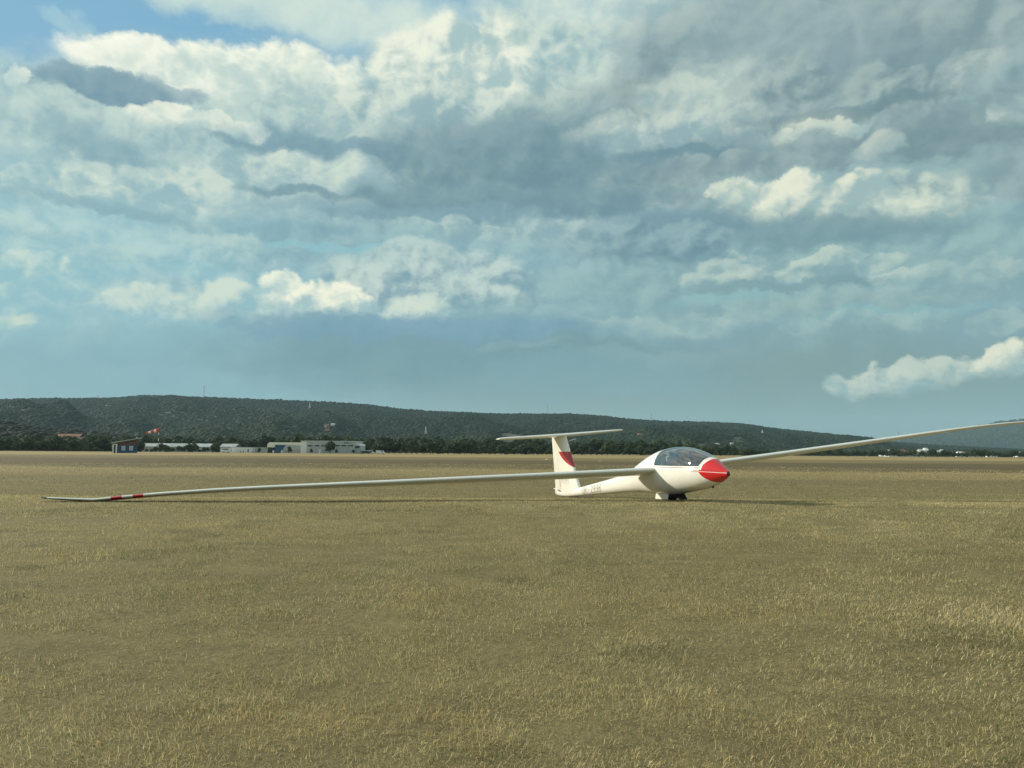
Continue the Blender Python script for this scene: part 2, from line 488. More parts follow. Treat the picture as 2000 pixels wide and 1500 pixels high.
class MB:
    """collects shapes, then builds ONE mesh object"""

    def __init__(s): s.v = []; s.f = []

    def box(s, x0, x1, y0, y1, z0, z1):
        b = len(s.v)
        s.v += [(x, y, z) for z in (z0, z1) for y in (y0, y1) for x in (x0, x1)]
        s.f += [tuple(b + i for i in q) for q in ((0, 2, 3, 1), (4, 5, 7, 6), (0, 1, 5, 4), (2, 6, 7, 3), (0, 4, 6, 2), (1, 3, 7, 5))]
        return s

    def prism(s, poly, y0, y1):
        """polygon in x, z extruded along y"""
        b = len(s.v); n = len(poly)
        s.v += [(x, y0, z) for x, z in poly] + [(x, y1, z) for x, z in poly]
        s.f += [tuple(b + i for i in range(n)), tuple(b + n + i for i in reversed(range(n)))]
        s.f += [(b + i, b + n + i, b + n + (i + 1) % n, b + (i + 1) % n) for i in range(n)]
        return s

    def prism_x(s, poly, x0, x1):
        """polygon in y, z extruded along x"""
        b = len(s.v); n = len(poly)
        s.v += [(x0, y, z) for y, z in poly] + [(x1, y, z) for y, z in poly]
        s.f += [tuple(b + i for i in reversed(range(n))), tuple(b + n + i for i in range(n))]
        s.f += [(b + i, b + (i + 1) % n, b + n + (i + 1) % n, b + n + i) for i in range(n)]
        return s

    def tube(s, pts, radii, seg=8, cap=True):
        b = len(s.v); n = len(pts)
        pts = [Vector(p) for p in pts]
        if isinstance(radii, (int, float)): radii = [radii] * n
        for i, p in enumerate(pts):
            d = (pts[min(i + 1, n - 1)] - pts[max(i - 1, 0)]).normalized()
            a = d.orthogonal().normalized() if abs(d.z) < 0.99 else Vector((1, 0, 0))
            if abs(d.z) < 0.99: a = d.cross(Vector((0, 0, 1))).normalized()
            c = d.cross(a)
            for k in range(seg):
                t = 2 * math.pi * k / seg
                s.v.append(tuple(p + (a * math.cos(t) + c * math.sin(t)) * radii[i]))
        for i in range(n - 1):
            for k in range(seg):
                s.f.append((b + i * seg + k, b + i * seg + (k + 1) % seg, b + (i + 1) * seg + (k + 1) % seg, b + (i + 1) * seg + k))
        if cap:
            s.f.append(tuple(b + k for k in reversed(range(seg)))); s.f.append(tuple(b + (n - 1) * seg + k for k in range(seg)))
        return s

    def quad(s, *p):
        b = len(s.v); s.v += [tuple(q) for q in p]; s.f.append(tuple(range(b, b + len(p)))); return s

    def build(s, name, mat, parent=None, smooth_=False, bevel=0.0, origin=None):
        me = bpy.data.meshes.new(name)
        v = s.v
        if origin is not None: v = [(a - origin[0], b - origin[1], c - origin[2]) for a, b, c in v]
        me.from_pydata(v, [], s.f); me.materials.append(mat)
        bm = bmesh.new(); bm.from_mesh(me)
        bmesh.ops.recalc_face_normals(bm, faces=bm.faces)
        if bevel: bmesh.ops.bevel(bm, geom=bm.edges[:], offset=bevel, segments=2, affect='EDGES')
        bm.to_mesh(me); bm.free()
        if smooth_:
            me.polygons.foreach_set('use_smooth', [True] * len(me.polygons))
        o = bpy.data.objects.new(name, me)
        if origin is not None and parent is None: o.location = origin
        return link(o, parent)


# ------------------------------------------------------------------ materials
def material(name):
    m = bpy.data.materials.new(name); m.use_nodes = True
    nt = m.node_tree; nt.nodes.clear(); X.nt = nt
    out = nt.nodes.new('ShaderNodeOutputMaterial')
    return m, nt, out


def principled(nt, color=None, rough=0.5, metal=0.0, coat=0.0, spec=0.5):
    p = nt.nodes.new('ShaderNodeBsdfPrincipled')
    if color is not None:
        if isinstance(color, (tuple, list)): p.inputs['Base Color'].default_value = (*color[:3], 1)
        else: nt.links.new(color, p.inputs['Base Color'])
    p.inputs['Roughness'].default_value = rough; p.inputs['Metallic'].default_value = metal
    p.inputs['Coat Weight'].default_value = coat; p.inputs['Specular IOR Level'].default_value = spec
    return p


def plain(name, color, rough=0.6, var=0.12, scale=3.0, metal=0.0, bump=0.0, spec=0.4):
    """weathered paint / plaster / metal: one colour with slow dirt and fine mottling"""
    m, nt, out = material(name)
    tcn = nt.nodes.new('ShaderNodeTexCoord')
    n1 = noise(tcn.outputs['Object'], scale, 6, 0.6)
    dark = tuple(c * (1 - var * 1.6) for c in color); lite = tuple(min(1, c * (1 + var)) for c in color)
    colr = mixc(smooth(X(n1.outputs['Fac']), 0.3, 0.7), dark, lite)
    p = principled(nt, colr, rough, metal, spec=spec)
    if bump:
        b = nt.nodes.new('ShaderNodeBump'); b.inputs['Strength'].default_value = bump
        nt.links.new(n1.outputs['Fac'], b.inputs['Height']); nt.links.new(b.outputs[0], p.inputs['Normal'])
    nt.links.new(p.outputs[0], out.inputs[0])
    return m


def tinted(name, scale=1.0, trans=0.3, rough=0.8):
    """foliage / grass: per-leaf colour attribute, part of the light shines through"""
    m, nt, out = material(name)
    a = nt.nodes.new('ShaderNodeAttribute'); a.attribute_name = 'tint'
    d = principled(nt, a.outputs['Color'], rough, spec=0.25)
    t = nt.nodes.new('ShaderNodeBsdfTranslucent'); nt.links.new(a.outputs['Color'], t.inputs['Color'])
    mx = nt.nodes.new('ShaderNodeMixShader'); mx.inputs[0].default_value = trans
    nt.links.new(d.outputs[0], mx.inputs[1]); nt.links.new(t.outputs[0], mx.inputs[2])
    nt.links.new(mx.outputs[0], out.inputs[0])
    return m


M = {}
M['grass'] = tinted('dry_grass', trans=0.3)
M['forest'] = tinted('forest_leaf', trans=0.45)
M['leaf'] = tinted('leaf', trans=0.2)
M['bark'] = plain('bark', (0.09, 0.075, 0.055), 0.9, 0.25, 6.0)
M['white_paint'] = plain('white_paint', (0.68, 0.70, 0.67), 0.6, 0.07, 0.5)
M['cream_sheet'] = plain('cream_sheet', (0.74, 0.72, 0.58), 0.55, 0.08, 0.4)
M['grey_sheet'] = plain('grey_sheet', (0.36, 0.41, 0.40), 0.55, 0.10, 0.5)
M['roof_sheet'] = plain('roof_sheet', (0.44, 0.48, 0.46), 0.5, 0.15, 0.25)
M['dark_opening'] = plain('dark_opening', (0.025, 0.03, 0.035), 0.7, 0.2, 1.0)
M['blue_paint'] = plain('blue_paint', (0.028, 0.085, 0.165), 0.65, 0.2, 1.2)
M['brown_board'] = plain('brown_board', (0.115, 0.075, 0.058), 0.8, 0.3, 2.5)
M['red_tile'] = plain('red_tile', (0.25, 0.09, 0.06), 0.8, 0.25, 0.8)
M['red_cloth'] = plain('red_cloth', (0.52, 0.075, 0.055), 0.85, 0.15, 1.0)
M['white_cloth'] = plain('white_cloth', (0.75, 0.70, 0.64), 0.85, 0.08, 1.0)
M['steel'] = plain('galvanised_steel', (0.34, 0.36, 0.37), 0.5, 0.15, 1.0, metal=0.3)
M['concrete'] = plain('concrete', (0.36, 0.36, 0.33), 0.85, 0.15, 0.6)
M['plaster'] = plain('plaster', (0.42, 0.39, 0.32), 0.85, 0.1, 0.4)
M['dark_paint'] = plain('dark_paint', (0.02, 0.022, 0.024), 0.5, 0.2, 3.0)
M['car_dark'] = plain('dark_blue_car_paint', (0.03, 0.05, 0.08), 0.25, 0.1, 1.0)
M['car_white'] = plain('white_car_paint', (0.70, 0.71, 0.70), 0.3, 0.05, 1.0)
M['rubber'] = plain('rubber', (0.018, 0.018, 0.019), 0.85, 0.3, 12.0)
M['seat_cloth'] = plain('seat_cloth', (0.20, 0.215, 0.22), 0.9, 0.2, 10.0)
M['grey_plastic'] = plain('grey_plastic', (0.42, 0.43, 0.44), 0.6, 0.1, 8.0)
M['lettering'] = plain('lettering', (0.30, 0.28, 0.23), 0.6, 0.1, 8.0)


def make_window_glass():
    m, nt, out = material('window_glass')
    p = principled(nt, (0.02, 0.028, 0.032), 0.12, spec=0.5)
    nt.links.new(p.outputs[0], out.inputs[0]); return m


M['window_glass'] = make_window_glass()


def gelcoat(name, livery=None):
    """glossy white gelcoat with faint dirt; livery paints the red nose, the pinstripe, the fin flash or the wing bands on it"""
    m, nt, out = material(name)
    tcn = nt.nodes.new('ShaderNodeTexCoord')
    x, y, z = sep(tcn.outputs['Object'])
    n1 = X(noise(tcn.outputs['Object'], 2.3, 6, 0.6).outputs['Fac'])
    n2 = X(noise(tcn.outputs['Object'], 14.0, 4, 0.6).outputs['Fac'])
    white = mixc(smooth(n1 + (n2 - 0.5) * 0.3, 0.3, 0.75), (0.80, 0.785, 0.70), (0.88, 0.865, 0.785))
    red = (0.62, 0.018, 0.022)
    gt = lambda a, b: X.op('GREATER_THAN', a, b)
    lt = lambda a, b: X.op('LESS_THAN', a, b)
    c = white
    if livery == 'nose':
        up = gt(x, (z - 0.60) * 0.80 + 1.56)
        lo = gt(x, (0.60 - z) * 0.40 + 1.56 + ((0.60 - z) * 2.3).sq() * 0.9)
        nose = X.op('MULTIPLY', up, lo)
        zl = (x - 1.4) * (-0.058) + 0.604
        d = X.op('ABSOLUTE', z - zl)
        border = lt(d, 0.011) * gt(x, 1.40) * lt(y, 0.0)
        line = lt(d, 0.0045) * gt(x, 1.40) * lt(y, 0.0)
        c = mixc(X.op('MAXIMUM', nose, border), c, red)
        c = mixc(line, c, (0.8, 0.78, 0.7))
        c = mixc(gt(x, 2.076), c, (0.015, 0.013, 0.014))
    elif livery == 'fin':
        s_ = (0.905 - z)
        flash = lt(z, 0.905) * gt(x, s_ * 1.1 + s_.sq() * 2.9 - 5.06)
        c = mixc(flash, c, (0.40, 0.012, 0.022))  # the nose red, darkened in colour for the tailplane's shade
    elif livery == 'wing':
        ya = X.op('ABSOLUTE', y)
        ya = y * -1.0
        b1 = gt(ya, 8.725) * lt(ya, 8.865); b2 = gt(ya, 9.01) * lt(ya, 9.155)
        c = mixc(X.op('MAXIMUM', b1, b2), c, red)
        c = mixc(gt(ya, 9.97) * lt(ya, 10.055), c, (0.03, 0.03, 0.03))
    p = principled(nt, c, 0.22, coat=0.4, spec=0.5)
    p.inputs['Coat Roughness'].default_value = 0.06
    nt.links.new(p.outputs[0], out.inputs[0])
    return m


M['gel'] = gelcoat('white_gelcoat')
M['gel_nose'] = gelcoat('white_gelcoat_red_nose', 'nose')
M['gel_fin'] = gelcoat('white_gelcoat_fin_flash', 'fin')
M['gel_wing'] = gelcoat('white_gelcoat_wing_bands', 'wing')


def make_canopy_glass():
    m, nt, out = material('canopy_glass')
    tr = nt.nodes.new('ShaderNodeBsdfTransparent'); tr.inputs[0].default_value = (0.93, 0.96, 0.96, 1)
    gl = nt.nodes.new('ShaderNodeBsdfGlossy'); gl.inputs['Roughness'].default_value = 0.015
    fr = nt.nodes.new('ShaderNodeFresnel'); fr.inputs[0].default_value = 1.5
    mx = nt.nodes.new('ShaderNodeMixShader')
    f = (X(fr.outputs[0]) * 1.8 + 0.17).clamp()
    nt.links.new(f.v, mx.inputs[0]); nt.links.new(tr.outputs[0], mx.inputs[1]); nt.links.new(gl.outputs[0], mx.inputs[2])
    nt.links.new(mx.outputs[0], out.inputs[0])
    return m


M['canopy'] = make_canopy_glass()


def make_ground():
    m, nt, out = material('dry_field')
    tcn = nt.nodes.new('ShaderNodeTexCoord')
    P = tcn.outputs['Object']
    x, y, z = sep(P)
    big = X(noise(P, 0.06, 5, 0.55).outputs['Fac'])
    mid = X(noise(P, 0.9, 5, 0.6).outputs['Fac'])
    fin = X(noise(P, 30.0, 6, 0.7).outputs['Fac'])
    strip = X(noise(vec(x * 0.05, y * 1.0, 0.0), 0.09, 5, 0.6).outputs['Fac'])
    clump = X(noise(vec(x * 0.7, y, 0.0), 3.5, 5, 0.65).outputs['Fac'])
    straw, olive, soil, green = (0.24, 0.20, 0.095), (0.145, 0.122, 0.058), (0.078, 0.064, 0.042), (0.098, 0.094, 0.042)
    c = mixc(smooth(fin * 0.6 + clump * 0.5, 0.38, 0.72), olive, straw)
    c = mixc(smooth(mid * 0.6 + big * 0.5, 0.58, 0.78) * 0.6, c, green)
    c = mixc(smooth(clump, 0.62, 0.78) * 0.5, c, soil)
    # mown strips across the field, as they lie at their distances
    wob = (big - 0.5) * 22.0 + (mid - 0.5) * 3.0
    yy = y + wob
    band = nt.nodes.new('ShaderNodeValToRGB'); cr = band.color_ramp; cr.interpolation = 'EASE'
    L = math.log(600 / 10.0)
    X_t = X.op('LOGARITHM', (X.op('MAXIMUM', yy, 10.0)) / 10.0, math.e) / L
    nt.links.new(X_t.v, band.inputs[0])
    stops = [(10, 0.45), (24, 0.32), (30, 0.34), (36, 0.60), (44, 0.58), (52, 0.22), (82, 0.20), (92, 0.46), (118, 0.44), (135, 0.50), (155, 0.74), (260, 0.66)]
    while len(cr.elements) < len(stops): cr.elements.new(0.5)
    for e, (d_, v_) in zip(cr.elements, stops):
        e.position = math.log(d_ / 10.0) / L; e.color = (v_, v_, v_, 1)
    bv = X(band.outputs[0]) + (strip - 0.5) * 0.5
    far = smooth(y, 22.0, 45.0)
    fc = mixc(smooth(bv, 0.2, 0.9), (0.115, 0.095, 0.050), (0.36, 0.28, 0.13))
    fc = mixc(smooth(clump * 0.6 + fin * 0.4, 0.35, 0.7) * 0.35, fc, (0.12, 0.10, 0.055))
    c = mixc(far, c, fc)
    p = principled(nt, c, 0.95, spec=0.1)
    b = nt.nodes.new('ShaderNodeBump'); b.inputs['Strength'].default_value = 0.8; b.inputs['Distance'].default_value = 0.03
    nt.links.new((fin + clump).v, b.inputs['Height']); nt.links.new(b.outputs[0], p.inputs['Normal'])
    nt.links.new(p.outputs[0], out.inputs[0])
    return m


M['ground'] = make_ground()
M['hill_floor'] = plain('forest_floor', (0.035, 0.045, 0.022), 0.95, 0.3, 0.02)
M['far_mountain'] = plain('wooded_mountain', (0.035, 0.055, 0.035), 0.95, 0.4, 0.004)

# ------------------------------------------------------------------ the ground
G_Y = [0.0, 4.0, 8.0, 11.0, 13.9, 18.5, 23.0, 32.0, 55.0, 100.0, 1e6]
G_Z = [0.02, 0.06, 0.10, 0.115, 0.0, -0.235, -0.30, -0.24, -0.08, 0.0, 0.0]


def ground_z(x, y):
    """gentle swell of the airfield: a low rise under the near wing tip, a shallow dip under the tail"""
    x = np.asarray(x, dtype=float); y = np.asarray(y, dtype=float)
    # monotone smooth interpolation
    t = np.interp(y - 0.10 * x * np.exp(-((y - 12) / 14) ** 2) * 0.3 + 0.09, G_Y, G_Z)
    return t + 0.012 * np.sin(x * 0.9 + 1.3) * np.sin(y * 0.7) * np.exp(-(y / 60) ** 2)


ys = np.unique(np.concatenate([np.linspace(-40, 0, 9), np.linspace(0, 30, 91), 30 * 1.07 ** np.arange(0, 90)]))
ys = ys[ys < 11000]
xh = np.unique(np.concatenate([np.linspace(0, 14, 36), 14 * 1.13 ** np.arange(0, 56)]))
xh = xh[xh < 11500]
xs = np.concatenate([-xh[::-1][:-1], xh])
gx, gy = np.meshgrid(xs, ys)
# kernel-smooth the profile a little so that the swell has no creases
gz = sum(w * ground_z(gx, gy + d) for d, w in ((-1.6, .12), (-.8, .22), (0, .32), (.8, .22), (1.6, .12)))
nx, ny = len(xs), len(ys)
idx = np.arange(nx * ny).reshape(ny, nx)
q = np.stack([idx[:-1, :-1], idx[:-1, 1:], idx[1:, 1:], idx[1:, :-1]], -1).reshape(-1, 4)
tri = np.concatenate([q[:, [0, 1, 2]], q[:, [0, 2, 3]]])
ground = link(bpy.data.objects.new('ground', mesh_np('ground', np.stack([gx, gy, gz], -1).reshape(-1, 3), tri, M['ground'], True)))
ground['kind'] = 'structure'; ground['label'] = 'dry mown airfield grass stretching to the tree belt'


def gz1(x, y):
    return float(sum(w * ground_z(x, y + d) for d, w in ((-1.6, .12), (-.8, .22), (0, .32), (.8, .22), (1.6, .12))))


def gzv(x, y):
    return sum(w * ground_z(x, y + d) for d, w in ((-1.6, .12), (-.8, .22), (0, .32), (.8, .22), (1.6, .12)))


# ------------------------------------------------------------------ hills
def lerp_prof(prof, px):
    a = np.array(prof, dtype=float); return np.interp(px, a[:, 0], a[:, 1])


def vnoise(x, y, seed=0, octaves=4):
    """value noise, vectorised"""
    r = np.random.default_rng(seed); T = r.random((256, 256)); out = 0; amp = 1.0; tot = 0
    for o in range(octaves):
        fx, fy = x * 2 ** o + 17.3 * o, y * 2 ** o + 5.1 * o
        ix, iy = np.floor(fx).astype(int), np.floor(fy).astype(int)
        ux, uy = fx - ix, fy - iy
        ux = ux * ux * (3 - 2 * ux); uy = uy * uy * (3 - 2 * uy)
        g = lambda a, b: T[a % 256, b % 256]
        out = out + amp * ((g(ix, iy) * (1 - ux) + g(ix + 1, iy) * ux) * (1 - uy) + (g(ix, iy + 1) * (1 - ux) + g(ix + 1, iy + 1) * ux) * uy)
        tot += amp; amp *= 0.5
    return out / tot


def col_dir(px):
    """x / y of the column of the place seen at photo pixel px on the horizon"""
    py = 878 + 0.007 * np.asarray(px, dtype=float)
    d = RT[:, None] * (np.atleast_1d(px) - CXP) - UPV[:, None] * (py - CYP) + FWD[:, None] * FPX
    return d[0] / d[1]


RIDGE = [(-700, 800), (-300, 790), (0, 781), (100, 779), (200, 779), (232, 778), (270, 774), (350, 775), (450, 779), (560, 783), (650, 787), (720, 792), (780, 800), (850, 805),
         (950, 809), (1050, 810), (1120, 810), (1180, 814), (1230, 820), (1300, 824), (1390, 826), (1450, 831), (1550, 842), (1650, 852), (1700, 856),
         (1745, 865), (1800, 869), (1900, 875), (2000, 880), (2150, 884), (2700, 886)]
RISE = [(-700, 810), (-100, 824), (0, 830), (30, 834), (60, 841), (100, 846), (160, 850), (230, 856), (300, 864), (380, 876), (420, 879)]
MOUNT = [(1300, 884), (1600, 876), (1700, 868), (1800, 852), (1900, 835), (1950, 826), (2000, 820), (2100, 811), (2250, 806), (2500, 815), (2900, 850)]


class Hill:
    def __init__(s, prof, px0, px1, y_foot, y_ridge, spur, seed, shape=1.25):
        s.p, s.px0, s.px1, s.yf, s.yr, s.spur, s.seed, s.sh = prof, px0, px1, y_foot, y_ridge, spur, seed, shape

    def surf(s, px, t):
        yr = s.yr * (1 + 0.12 * (vnoise(px / 330.0, px * 0 + 3.3, s.seed, 2) - 0.5))
        Y = s.yf + (yr - s.yf) * t
        hor = 878 + 0.007 * px
        zr = EYE + (hor - lerp_prof(s.p, px)) / FPX * yr
        tt = np.clip(t, 0, 1)
        z = zr * tt ** s.sh
        n = vnoise(px / 150.0 + t * 1.3, t * 2.2, s.seed + 5, 4) - 0.5
        z = z + s.spur * n * zr * np.sin(np.pi * tt) * 0.9
        z = np.where(t > 1, zr * (1 - (t - 1) * 1.5), z)
        return col_dir(px) * Y, Y, z

    def mesh(s, name, mat, label, nx=240, nt=50):
        px, t = np.meshgrid(np.linspace(s.px0, s.px1, nx), np.linspace(-0.06, 1.35, nt))
        x, y, z = s.surf(px.ravel(), t.ravel())
        z = np.where(t.ravel() < 0, -3.0, z)
        idx = np.arange(nx * nt).reshape(nt, nx)
        q = np.stack([idx[:-1, :-1], idx[:-1, 1:], idx[1:, 1:], idx[1:, :-1]], -1).reshape(-1, 4)
        tri = np.concatenate([q[:, [0, 1, 2]], q[:, [0, 2, 3]]])
        o = link(bpy.data.objects.new(name, mesh_np(name, np.stack([x, y, z], -1), tri, mat, True)))
        o['kind'] = 'structure'; o['label'] = label
        return o


hill_main = Hill(RIDGE, -500, 2500, 1050, 2700, 0.85, 3)
hill_rise = Hill(RISE, -500, 430, 560, 820, 0.1, 9, 1.0)
hill_far = Hill(MOUNT, 1300, 2900, 4300, 5600, 0.25, 21, 1.1)
hill_main.mesh('hill', M['hill_floor'], 'long wooded hill ridge behind the airfield', 300, 60)
hill_rise.mesh('hill', M['hill_floor'], 'low dark wooded rise at the left edge', 80, 16)
hill_far.mesh('mountain', M['far_mountain'], 'distant blue mountain behind the raised wing', 120, 60)

# forest crowns on the hills: one mass of small domes
ICO_V, ICO_F = [], []
_b = bmesh.new(); bmesh.ops.create_icosphere(_b, subdivisions=1, radius=1.0)
_b.verts.ensure_lookup_table()
ICO_V = np.array([v.co[:] for v in _b.verts]); ICO_F = np.array([[v.index for v in f.verts] for f in _b.faces if min(v.co.z for v in f.verts) > -0.9]); _b.free()


def crowns(x, y, z, r, h, tint, jag=0.16):
    n = len(x)
    j = 1 + rng.uniform(-jag, jag, (n, len(ICO_V)))
    ang = rng.uniform(0, 6.28, n); ca, sa = np.cos(ang), np.sin(ang)
    v = np.empty((n, len(ICO_V), 3))
    vx, vy, vz = ICO_V[:, 0], ICO_V[:, 1], ICO_V[:, 2]
    v[:, :, 0] = x[:, None] + (vx * ca[:, None] - vy * sa[:, None]) * j * r[:, None]
    v[:, :, 1] = y[:, None] + (vx * sa[:, None] + vy * ca[:, None]) * j * r[:, None]
    v[:, :, 2] = z[:, None] + (vz * j * 0.62 + 0.45) * h[:, None]
    f = (np.arange(n)[:, None, None] * len(ICO_V) + ICO_F[None]).reshape(-1, 3)
    c = np.repeat(tint[:, None, :], len(ICO_V), 1).reshape(-1, 3)
    return v.reshape(-1, 3), f, c


def forest(hill, name, label, spacing, rows, size, seed, t0=0.0, t1=1.03, patch=0.0, dark=1.0):
    cols = int((min(hill.px1, 2150) - max(hill.px0, -150)) / spacing)
    px, t = np.meshgrid(np.linspace(max(hill.px0, -150), min(hill.px1, 2150), cols), np.linspace(t0, t1, rows))
    px = px.ravel() + rng.uniform(-.6, .6, px.size) * spacing
    t = t.ravel() + rng.uniform(-.6, .6, t.size) * (t1 - t0) / rows
    x, y, z = hill.surf(px, t)
    n = len(x)
    # clearings near the foot of the hill
    open_ = vnoise(px / 55.0, t * 9, seed, 3)
    keep = ~((open_ > 0.66) & (t < 0.30) & (t > 0.03) & (patch > 0))
    x, y, z, px, t = x[keep], y[keep], z[keep], px[keep], t[keep]
    n = len(x)
    sz = size * rng.uniform(0.75, 1.4, n)
    kind = vnoise(px / 90.0, t * 5, seed + 1, 3)
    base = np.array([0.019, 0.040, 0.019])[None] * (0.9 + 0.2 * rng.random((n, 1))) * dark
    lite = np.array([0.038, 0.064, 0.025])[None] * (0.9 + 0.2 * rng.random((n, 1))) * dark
    m = np.clip((kind - 0.52) * 5, 0, 1)[:, None]
    if patch: m = np.clip(m * 0.6 + patch * np.clip((0.30 - t) * 5, 0, 1)[:, None] * np.clip((vnoise(px / 40.0, t * 14, seed + 2, 2) - 0.42) * 6, 0, 1)[:, None], 0, 1)
    tint = base * (1 - m) + lite * m
    v, f, c = crowns(x, y, z, sz * 0.72, sz * rng.uniform(0.5, 0.72, n), tint)
    o = link(bpy.data.objects.new(name, mesh_np(name, v, f, M['forest'], True, c)))
    o['kind'] = 'stuff'; o['label'] = label
    return o


forest(hill_main, 'forest', 'continuous green forest covering the long hill', 3.1, 74, 6.6, 40, patch=1.0)
forest(hill_rise, 'forest', 'dark forest on the low rise at the left edge', 5.0, 22, 6.5, 50, dark=0.45)  # cloud shade over this rise is put into the crown colours
forest(hill_far, 'forest', 'blue hazed forest on the distant mountain', 5.0, 50, 16.0, 60)

# ------------------------------------------------------------------ grass blades
def grass_ring(r0, r1, dens, hgt, wid, segs, half=0.76):
    n = int(dens * half * (r1 * r1 - r0 * r0))
    r = np.sqrt(rng.uniform(r0 * r0, r1 * r1, n)); a = rng.uniform(-half, half, n)
    x, y = r * np.sin(a), r * np.cos(a)
    # tufts: pull blades towards clump centres, thin out where the turf is bare
    dense = vnoise(x * 2.3 + 50, y * 2.3 + 50, 70, 3)
    clump = vnoise(x * 9 + 80, y * 9 + 80, 71, 2)
    keep = rng.random(n) < np.clip(0.72 + (dense - 0.45) * 1.3 + (clump - 0.5) * 0.6, 0.25, 1.0)
    bare = vnoise(x * 1.1 + 140, y * 1.6 + 140, 75, 4)
    keep &= rng.random(n) > np.clip((bare - 0.64) * 9, 0, 0.85)          # worn spots where the soil shows
    x, y, dense, clump = x[keep], y[keep], dense[keep], clump[keep]; n = len(x)
    patch = vnoise(x * 0.45 + 20, y * 0.6 + 20, 76, 4)
    weed = vnoise(x * 1.5 + 60, y * 2.0 + 60, 77, 3)
    z = gzv(x, y)
    green = vnoise(x * 0.55 + 9, y * 0.55 + 9, 72, 4)
    gold = vnoise(x * 1.7 + 30, y * 1.7 + 30, 73, 3)
    h = hgt * np.minimum(rng.gamma(3.2, 1 / 3.2, n), 1.9) * (0.55 + 0.55 * dense + 0.35 * patch)
    w = wid * rng.uniform(0.6, 1.4, n)
    th = rng.uniform(0, 2 * np.pi, n)
    # swirl: neighbours lean the same way
    sw = vnoise(x * 1.3, y * 1.3, 74, 2) * 9.0
    th = np.where(rng.random(n) < 0.45, sw + rng.normal(0, 0.6, n), th)
    lean = np.where(rng.random(n) < 0.45, rng.uniform(0.8, 1.9, n), rng.uniform(0.1, 1.0, n))
    curl = rng.uniform(-0.4, 1.4, n)
    dx_, dy_ = np.cos(th), np.sin(th)
    fx, fy = -dy_, dx_
    rot = rng.uniform(-0.8, 0.8, n)
    wx, wy = fx * np.cos(rot) + dx_ * np.sin(rot), fy * np.cos(rot) + dy_ * np.sin(rot)
    V = []
    s_prev = 0
    px_, pz_ = np.zeros(n), np.zeros(n)
    base = np.stack([x, y, z - 0.004], -1)
    W = np.stack([wx, wy, np.zeros(n)], -1)
    D = np.stack([dx_, dy_, np.zeros(n)], -1)
    pts = [base]
    for k in range(segs):
        ang = lean * 0.55 + (lean * 0.6 + curl) * (k + 0.5) / segs
        ang = np.minimum(ang, 1.9)
        L_ = h / segs * 1.25
        px_ = px_ + np.sin(ang) * L_; pz_ = pz_ + np.cos(ang) * L_
        pts.append(base + D * px_[:, None] + np.array([0, 0, 1.])[None] * np.maximum(pz_, 0.003)[:, None])
    verts = []
    for k in range(segs):
        ww = w * (1 - 0.35 * k / segs)
        verts += [pts[k] - W * ww[:, None] * 0.5, pts[k] + W * ww[:, None] * 0.5]
    verts.append(pts[-1])
    nv = len(verts)
    V = np.stack(verts, 1).reshape(-1, 3)
    f = []
    for k in range(segs - 1):
        f += [[2 * k, 2 * k + 1, 2 * k + 3], [2 * k, 2 * k + 3, 2 * k + 2]]
    f.append([2 * (segs - 1), 2 * (segs - 1) + 1, 2 * segs])
    f = (np.arange(n)[:, None, None] * nv + np.array(f)[None]).reshape(-1, 3)
    # straw, olive and fresh green blades
    u = rng.random(n)
    straw = np.array([0.60, 0.51, 0.265]); olive = np.array([0.41, 0.35, 0.165]); fresh = np.array([0.17, 0.20, 0.08]); gld = np.array([0.56, 0.42, 0.19]); grey = np.array([0.46, 0.42, 0.29])
    pg = np.clip(0.05 + (green - 0.52) * 1.2, 0.01, 0.35)
    c = np.where((u < 0.42)[:, None], straw, olive)
    c = np.where((u > 0.80)[:, None], grey, c)
    c = np.where((rng.random(n) < np.clip((gold - 0.60) * 2.0, 0, 0.35))[:, None], gld, c)
    c = np.where((rng.random(n) < pg)[:, None], fresh, c)
    c = np.where((rng.random(n) < np.clip((weed - 0.68) * 7, 0, 0.5))[:, None], fresh * 0.75, c)
    c = c * (0.88 + 0.30 * patch)[:, None]
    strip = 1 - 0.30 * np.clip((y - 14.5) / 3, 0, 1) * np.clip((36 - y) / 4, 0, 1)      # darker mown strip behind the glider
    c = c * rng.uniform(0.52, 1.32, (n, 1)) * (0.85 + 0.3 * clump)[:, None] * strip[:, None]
    C = np.repeat(c[:, None, :], nv, 1).reshape(-1, 3)
    return V, f, C


GV, GF, GC, gn = [], [], [], 0
for args in ((1.1, 3.2, 36000, .0118, .0015, 2), (3.2, 5.5, 19500, .0135, .0021, 2), (5.5, 9.5, 12500, .0155, .0034, 1), (9.5, 17, 4800, .018, .0058, 1), (17, 32, 900, .021, .011, 1), (32, 62, 80, .028, .028, 1)):
    V, f, C = grass_ring(*args)
    GV.append(V); GF.append(f + gn); GC.append(C); gn += len(V)
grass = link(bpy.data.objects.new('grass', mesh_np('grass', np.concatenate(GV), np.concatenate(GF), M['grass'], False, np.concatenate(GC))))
grass['kind'] = 'stuff'; grass['label'] = 'short dry straw coloured grass of the airfield'
print('grass tris', sum(len(f) for f in GF))

